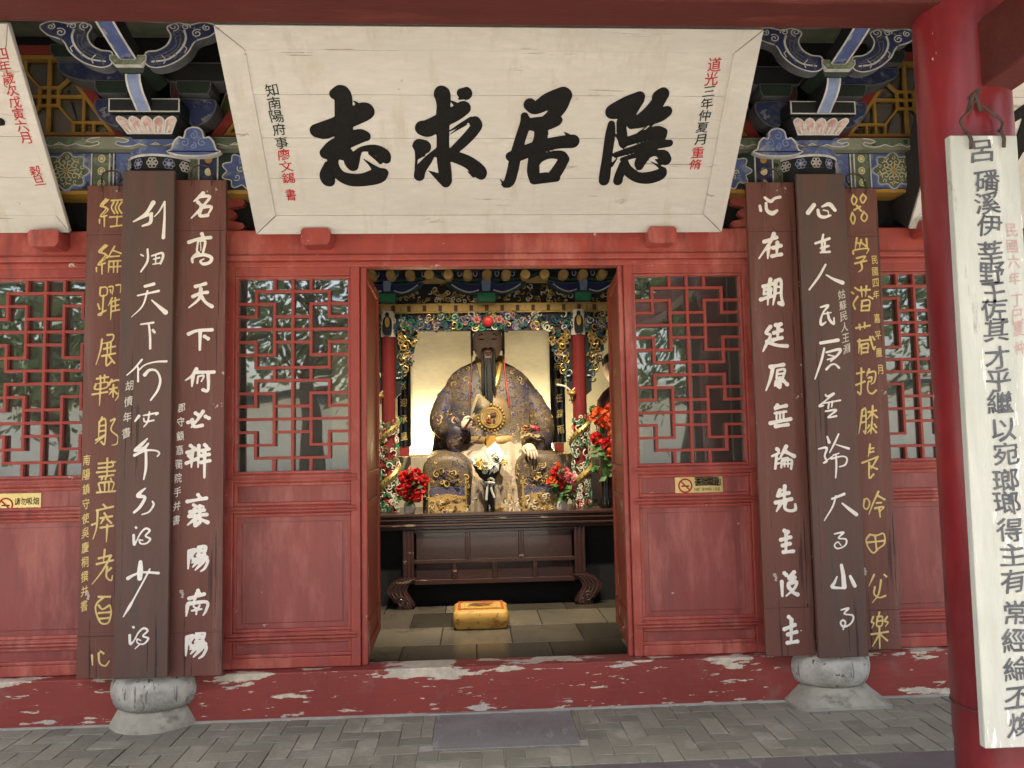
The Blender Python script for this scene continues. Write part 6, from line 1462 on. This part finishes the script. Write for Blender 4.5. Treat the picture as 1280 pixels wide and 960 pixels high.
# hat with side bars and cords
g = MB(); hb = hz+.105
g.lathe([(.158, 0), (.166, .01), (.166, .055), (.158, .065), (.150, .075), (.140, .12), (.115, .165), (.07, .195), (.02, .205)], (hx, hy+.01, hb), hatm, 32)
for q in range(9): a = math.pi+q*math.pi/8; g.ball((hx+.168*math.cos(a), hy+.01+.168*math.sin(a), hb+.035), (.016, .012, .02), maroon if q % 2 else black, 8, 6)
for s_ in (-1, 1): g.box(hx+s_*.160-.012, hx+s_*.160+.012, hy-.06, hy+.10, hz-.13, hb+.06, lacq)
g.ball((hx, hy-.155, hb+.12), (.035, .02, .045), goldm, 12, 8); g.build('hat', st, smooth=True)
for s_ in (-1, 1):
    g = MB(); g.tube(smooth2([(hx+s_*.162, hy-.04, hz-.12), (hx+s_*.168, hy-.10, hz-.30), (hx+s_*.185, hy-.20, hz-.52), (hx+s_*.195, hy-.22, hz-.66)], 4), .006, red_orn if s_ > 0 else lipm, 6)
    g.build('hat_cord', st)
# ---- second statue, half hidden behind the right door leaf
Y3 = 3.3; s2 = empty('standing_statue', (X_(772, 560, Y3), Y3, zp), 'smaller brown robed statue half hidden by the right open door leaf', 'statue')
sx_ = X_(771, 560, Y3); g = MB()
def rg(w_, d_, z): return [(sx_+w_*math.cos(a), Y3+d_*math.sin(a)*(1+.03*math.cos(9*a)), z) for a in [2*math.pi*j/32 for j in range(32)]]
zS = lambda y: Z_(765, y, Y3)
g.loft([rg(.20, .2, zp), rg(.20, .2, zS(590)), rg(.19, .18, zS(540)), rg(.20, .17, zS(515)), rg(.19, .15, zS(500)), rg(.13, .12, zS(490)), rg(.06, .07, zS(483)), rg(.055, .06, zS(474))], maroon); g.build('robe', s2, smooth=True, angle=80)
hx0, hz0 = hx, hz; hx, hz, hy, hw_, hh_, hd_ = sx_-.02, zS(461), Y3-.03, .105, .155, .12
g = MB(); g.ball((hx, hy, hz), (hw_, hd_, hh_), skin, 40, 36, face); h2 = g.build('head', s2, smooth=True, angle=180)
g = MB(); g.ball((hx, hy+.02, hz+.06), (.112, .125, .115), hairm, 20, 12); g.ball((hx, hy+.03, hz+.18), (.035, .035, .04), hairm, 12, 8); g.build('hair', s2, smooth=True)
# ---- flowers
def bloom(mb, c, r, m, rn, n=34, yb=0):
    c = Vector(c)
    for k in range(n):
        t_ = k/n; th = math.acos(1-1.5*t_); ph = k*2.4
        d = Vector((math.sin(th)*math.cos(ph), -math.cos(th)*.85, math.sin(th)*math.sin(ph))).normalized()
        a = d.orthogonal().normalized(); b_ = d.cross(a); s_ = r*(.34+.22*t_)
        p0 = c+d*r*(.35+.1*t_); p1 = c+d*r*(.95+rn.uniform(-.1, .12))
        an = rn.uniform(0, 6.28); u = a*math.cos(an)+b_*math.sin(an); w_ = d.cross(u)
        vs = [p0-u*s_*.25, p0+u*s_*.25, p1+u*s_*.9+w_*s_*.22, p1+d*s_*.25+w_*s_*.35, p1-u*s_*.9+w_*s_*.22, (p0+p1)/2+w_*-.1*s_]
        mb.add(vs, [(0, 5, 4), (5, 0, 1), (1, 2, 5), (5, 2, 3), (5, 3, 4)], m)
def leaves(mb, pts, m, rn, L):
    for p in pts:
        p = Vector(p); d = Vector((rn.uniform(-1, 1), rn.uniform(-1, .2), rn.uniform(-.5, .8))).normalized(); s_ = d.orthogonal().normalized()*L*.3; q = p+d*L*.5
        mb.add([p, q+s_, p+d*L, q-s_, q+Vector((0, 0, .1*L))], [(0, 1, 4), (1, 2, 4), (2, 3, 4), (3, 0, 4)], m)
def vase_of_flowers(xp, yp, sp, blooms, mats, label, vase_m, Yv, name='flower_vase', hv=.16):
    base = at(xp, yp, Yv); v = empty(name, (base.x, Yv, zp if sp is None else sp), label, 'flowers')
    zb_ = zp if sp is None else sp; rn = random.Random(int(xp*7))
    g = MB(); g.lathe([(.045, 0.001), (.055, .03), (.05, .08), (.032, .12), (.04, hv)], (base.x, Yv, zb_), vase_m, 24); g.build('vase', v, smooth=True)
    s_ = MB(); lf = MB(); hp = []
    for (x, y, r, mk) in blooms:
        c = at(x, y, Yv-.05+rn.uniform(-.06, .06)); hp.append((c, r, mk)); s_.tube([(base.x, Yv, zb_+hv*.6), ((base.x+c.x)/2, Yv-.01, (zb_+hv+c.z)/2), (c.x, c.y+.01, c.z)], .005, leafm, 5)
        for q in range(4): lf.add([], [], leafm); leaves(lf, [(base.x+(c.x-base.x)*rn.uniform(.3, 1), c.y+.02, zb_+hv+(c.z-zb_-hv)*rn.uniform(0, .9))], leafm, rn, .10)
    s_.build('stems', v); lf.build('leaves', v)
    for c, r, mk in hp: b_ = MB(); bloom(b_, c, r, mats[mk], rn); b_.build('bloom', v)
    return v
YV = 2.53
zv = zt
vase_of_flowers(512, 636, zv, [(507, 597, .065, 0), (520, 594, .06, 0), (530, 600, .05, 0), (503, 612, .055, 0), (515, 608, .06, 0), (525, 612, .055, 0), (510, 620, .045, 0), (521, 621, .05, 0), (513, 589, .035, 1)], (fr_red, fr_pink), 'vase of red peonies on the altar table left of the statue', ceramic, YV, hv=.12)
vase_of_flowers(702, 633, zv, [(694, 590, .05, 0), (705, 591, .055, 1), (714, 598, .05, 1), (690, 602, .05, 2), (703, 605, .06, 0), (712, 610, .05, 1), (697, 581, .025, 2)], (fr_red, fr_pink, fr_or), 'vase of pink and red flowers on the altar table right of the statue', ceramic, YV, hv=.10)
vase_of_flowers(757, 636, zv, [(749, 520, .085, 0), (765, 513, .07, 0), (758, 527, .07, 0), (746, 548, .06, 1), (760, 555, .06, 1), (768, 540, .06, 0), (742, 512, .04, 2), (764, 566, .05, 0)], (fr_or, fr_red, leafm), 'tall vase of orange flowers beside the right open door leaf', blackl, YV+.1, hv=.30)
# wrapped bouquet in a glass vase
Yb_ = 2.52; bs = at(612, 637, Yb_); bz = zt
bq = empty('bouquet_vase', (bs.x, Yb_, bz), 'paper wrapped bouquet of yellow and white flowers in a glass vase before the statue', 'flowers')
g = MB(); g.lathe([(.052, .001), (.054, .02), (.050, .20), (.056, .26)], (bs.x, Yb_, bz), vglass, 28, cap=False); g.lathe([(.0521, .0012), (.02, .0012)], (bs.x, Yb_, bz), vglass, 28, cap=False); g.build('vase', bq, smooth=True)
g = MB(); 
for k in range(7): g.tube([(bs.x+.02*math.cos(k), Yb_+.02*math.sin(k), bz+.02), (bs.x+.012*math.cos(k+1), Yb_+.012*math.sin(k+1), bz+.28), (bs.x+.05*math.cos(k*2), Yb_+.03*math.sin(k*2), bz+.42)], .006, leafm, 5)
g.build('stems', bq)
def tri(mb, pts, m, th=.003): # folded sheet of paper from photo points
    q = [at(x, y, Yb_+dy) for x, y, dy in pts]; n_ = len(q)
    vs = [tuple(p) for p in q]+[(p.x, p.y+th, p.z) for p in q]; c = sum(q, Vector())/n_
    mb.add(vs+[tuple(c+Vector((0, -.02, 0))), tuple(c+Vector((0, -.02+th, 0)))], [(i, (i+1) % n_, 2*n_) for i in range(n_)]+[(n_+i, 2*n_+1, n_+(i+1) % n_) for i in range(n_)]+[(i, n_+i, n_+(i+1) % n_, (i+1) % n_) for i in range(n_)], m)
g = MB()
tri(g, [(588, 570, -.02), (604, 563, -.10), (617, 588, -.12), (607, 598, -.08), (594, 590, -.06)], paper_w); tri(g, [(607, 563, -.04), (619, 552, .0), (630, 566, -.02), (626, 580, -.08), (614, 578, -.06)], paper_w)
tri(g, [(585, 572, .02), (592, 570, -.04), (596, 582, -.06), (589, 580, -.02)], paper_w); tri(g, [(616, 580, -.11), (625, 574, -.08), (623, 588, -.1), (617, 592, -.1)], paper_w); tri(g, [(627, 570, .0), (634, 569, -.02), (632, 580, -.04), (626, 584, -.03)], paper_w)
g.build('white_paper', bq)
g = MB()
tri(g, [(590, 580, -.07), (606, 584, -.13), (618, 582, -.13), (628, 576, -.07), (625, 590, -.09), (616, 602, -.07), (609, 604, -.07), (599, 596, -.08)], paper_b); tri(g, [(608, 602, -.065), (617, 601, -.065), (618, 628, -.05), (612, 634, -.05), (607, 625, -.05)], paper_b)
g.build('black_paper', bq)
g = MB(); 
for pts in ([(610, 600, -.10), (613, 598, -.115), (617, 601, -.10), (614, 610, -.10), (618, 622, -.09)], [(611, 600, -.10), (609, 612, -.095), (608, 625, -.085)], [(607, 603, -.1), (613, 603, -.12), (618, 604, -.1)]):
    g.tube(smooth2([tuple(at(x, y, Yb_+d)) for x, y, d in pts], 4), .011, paper_w, 6)
g.build('ribbon', bq)
rn = random.Random(3)
for x, y, d, r, m in ((602, 580, -.14, .05, fr_y), (609, 582, -.145, .045, fr_w), (596, 578, -.12, .035, fr_w), (630, 578, -.08, .03, fr_y), (618, 570, -.1, .03, fr_w), (621, 573, -.1, .025, leafm), (606, 588, -.14, .03, fr_w)):
    b_ = MB(); bloom(b_, at(x, y, Yb_+d), r, m, rn, 24); b_.build('bloom', bq)

# ---- lamps: the photograph shows the cloth lit from below behind the statue; the downlights over the altar are added
warm = bpy.data.materials.new('lamp_glow'); warm.use_nodes = True; b = warm.node_tree.nodes['Principled BSDF']; b.inputs['Emission Color'].default_value = (1, .82, .42, 1); b.inputs['Emission Strength'].default_value = 6; b.inputs['Base Color'].default_value = (.8, .7, .4, 1)
for x_, lab in ((X_(533, 560, 3.7), 'glowing lamp strip on the plinth behind the statue, left'), (X_(684, 560, 3.7), 'glowing lamp strip on the plinth behind the statue, right')):
    s_ = 1 if x_ > 0 else -1; zz_ = z_bm-.03
    r = empty('strip_lamp', (x_, 3.58, zz_), lab, 'lamp')
    g = MB(); g.box(x_-.20, x_+.16, 3.60, 3.64, zz_+.001, zz_+.022, goldm); g.build('holder', r, bevel=.004)
    g = MB(); g.tube([(x_-.19, 3.62, zz_+.032), (x_+.15, 3.62, zz_+.032)], .011, warm, 10); g.build('tube', r, smooth=True)
    al = bpy.data.lights.new('strip_light', 'AREA'); al.shape = 'RECTANGLE'; al.size = .36; al.size_y = .03; al.energy = LAMP_BACK; al.color = (1, .86, .55)
    ao = bpy.data.objects.new('strip_light', al); COL.objects.link(ao); ao.location = (0, .045, .05); ao.parent = r; ao.rotation_euler = (R_(160), 0, 0)
# unseen downlights added under the ceiling to brighten altar and statue
for x_, lab in ((-.5, 'small warm downlight added under the hall ceiling to brighten the altar, left'), (.6, 'small warm downlight added under the hall ceiling to brighten the altar, right')):
    yl = 1.15; r = empty('fill_lamp', (x_, yl, 4.0), lab, 'lamp')
    g = MB(); g.lathe([(.03, .25), (.03, .10), (.07, .06), (.085, -.06), (.078, -.06), (.06, .05)], (x_, yl, 4.0), blackl, 20, cap=False); g.build('shade', r, smooth=True)
    g = MB(); g.ball((x_, yl, 3.985), (.035, .035, .04), warm, 10, 8); g.build('bulb', r, smooth=True)
    sp = bpy.data.lights.new('spot', 'SPOT'); sp.energy = FILL_SPOT; sp.spot_size = R_(68); sp.spot_blend = .9; sp.color = (1, .85, .62); sp.shadow_soft_size = .05
    ao = bpy.data.objects.new('spot', sp); COL.objects.link(ao); ao.parent = r; ao.location = (0, 0, -.075)
    ao.rotation_euler = (Vector((x_, yl, 3.925))-Vector((x_*.5, 2.55, .95))).to_track_quat('Z', 'Y').to_euler()
# ================================================================== the courtyard the glass reflects
def tree(loc, h, cr, seed, label):
    r = empty('courtyard_tree', loc, label, 'tree', 'trees across the courtyard'); rn = random.Random(seed); x, y, z = loc
    t_ = MB(); t_.tube(smooth2([(x, y, -.02), (x+rn.uniform(-.1, .1), y, h*.25), (x+rn.uniform(-.25, .25), y+.1, h*.5), (x, y, h*.85)], 4), [.22*(1-q/16)+.03 for q in range(13)], bark, 10)
    cl = []
    for k in range(16):
        a = rn.uniform(0, 6.28); hh_ = h*rn.uniform(.27, .9); L = cr*rn.uniform(.45, 1)*(1.15-abs(hh_/h-.6)); e = Vector((x+L*math.cos(a), y+L*math.sin(a), hh_+L*.45))
        t_.tube(smooth2([(x, y, hh_*.85), (x+(e.x-x)*.5, y+(e.y-y)*.5, hh_+L*.12), tuple(e)], 3), [.07, .06, .05, .045, .035, .03, .015], bark, 6); cl.append(e)
    cl.append(Vector((x, y, h*.92))); t_.build('trunk', r, smooth=True)
    l = MB(); vs = []; fs = []
    for c in cl:
        R0 = cr*rn.uniform(.36, .58)
        for q in range(520):
            d = Vector((rn.gauss(0, 1), rn.gauss(0, 1), rn.gauss(0, .75))); p = c+d*R0*.6; n_ = Vector((rn.gauss(0, 1), rn.gauss(0, 1), rn.gauss(0, 1))).normalized(); a = n_.orthogonal().normalized(); b_ = n_.cross(a); s_ = rn.uniform(.08, .17)
            k = len(vs); vs += [p-a*s_, p-b_*s_*.45, p+a*s_, p+b_*s_*.45]; fs.append((k, k+1, k+2, k+3))
    l.add(vs, fs, leaf_t); l.build('crown', r)
for k, (x, y, h, cr, lab) in enumerate(((-9.5, -13, 8, 3.0, 'leafy tree in the courtyard far left, seen in the door glass'), (-4.2, -15, 9.5, 3.4, 'tall leafy tree opposite the left door leaf, seen in the door glass'), (.6, -18, 8.5, 3.0, 'leafy tree opposite the open doorway, seen in the door glass'), (5.2, -14, 9, 3.2, 'broad leafy tree opposite the right door leaf, seen in the door glass'), (10.5, -16, 8.5, 3.2, 'leafy tree in the courtyard far right, seen in the door glass'))):
    tree((x, y, 0), h, cr, 20+k, lab)
wl = empty('courtyard_wall', (0, -24, 0), 'long pale plastered wall with grey tile coping across the courtyard', 'wall')
g = MB(); g.box(-26, 26, -24.2, -23.8, -.01, 3.2, wall_far); g.build('wall_body', wl)
g = MB(); g.box(-26, 26, -24.5, -23.5, 3.2, 3.35, roof_t); g.prism([(-24.4+24, 3.35), (-23.6+24, 3.35), (.0, 3.65)], Plane((-26, -24, 0), (0, 1, 0), (0, 0, 1)), 0, .1, roof_t); g.box(-26, 26, -24.1, -23.9, 3.35, 3.6, roof_t); g.build('tile_coping', wl)
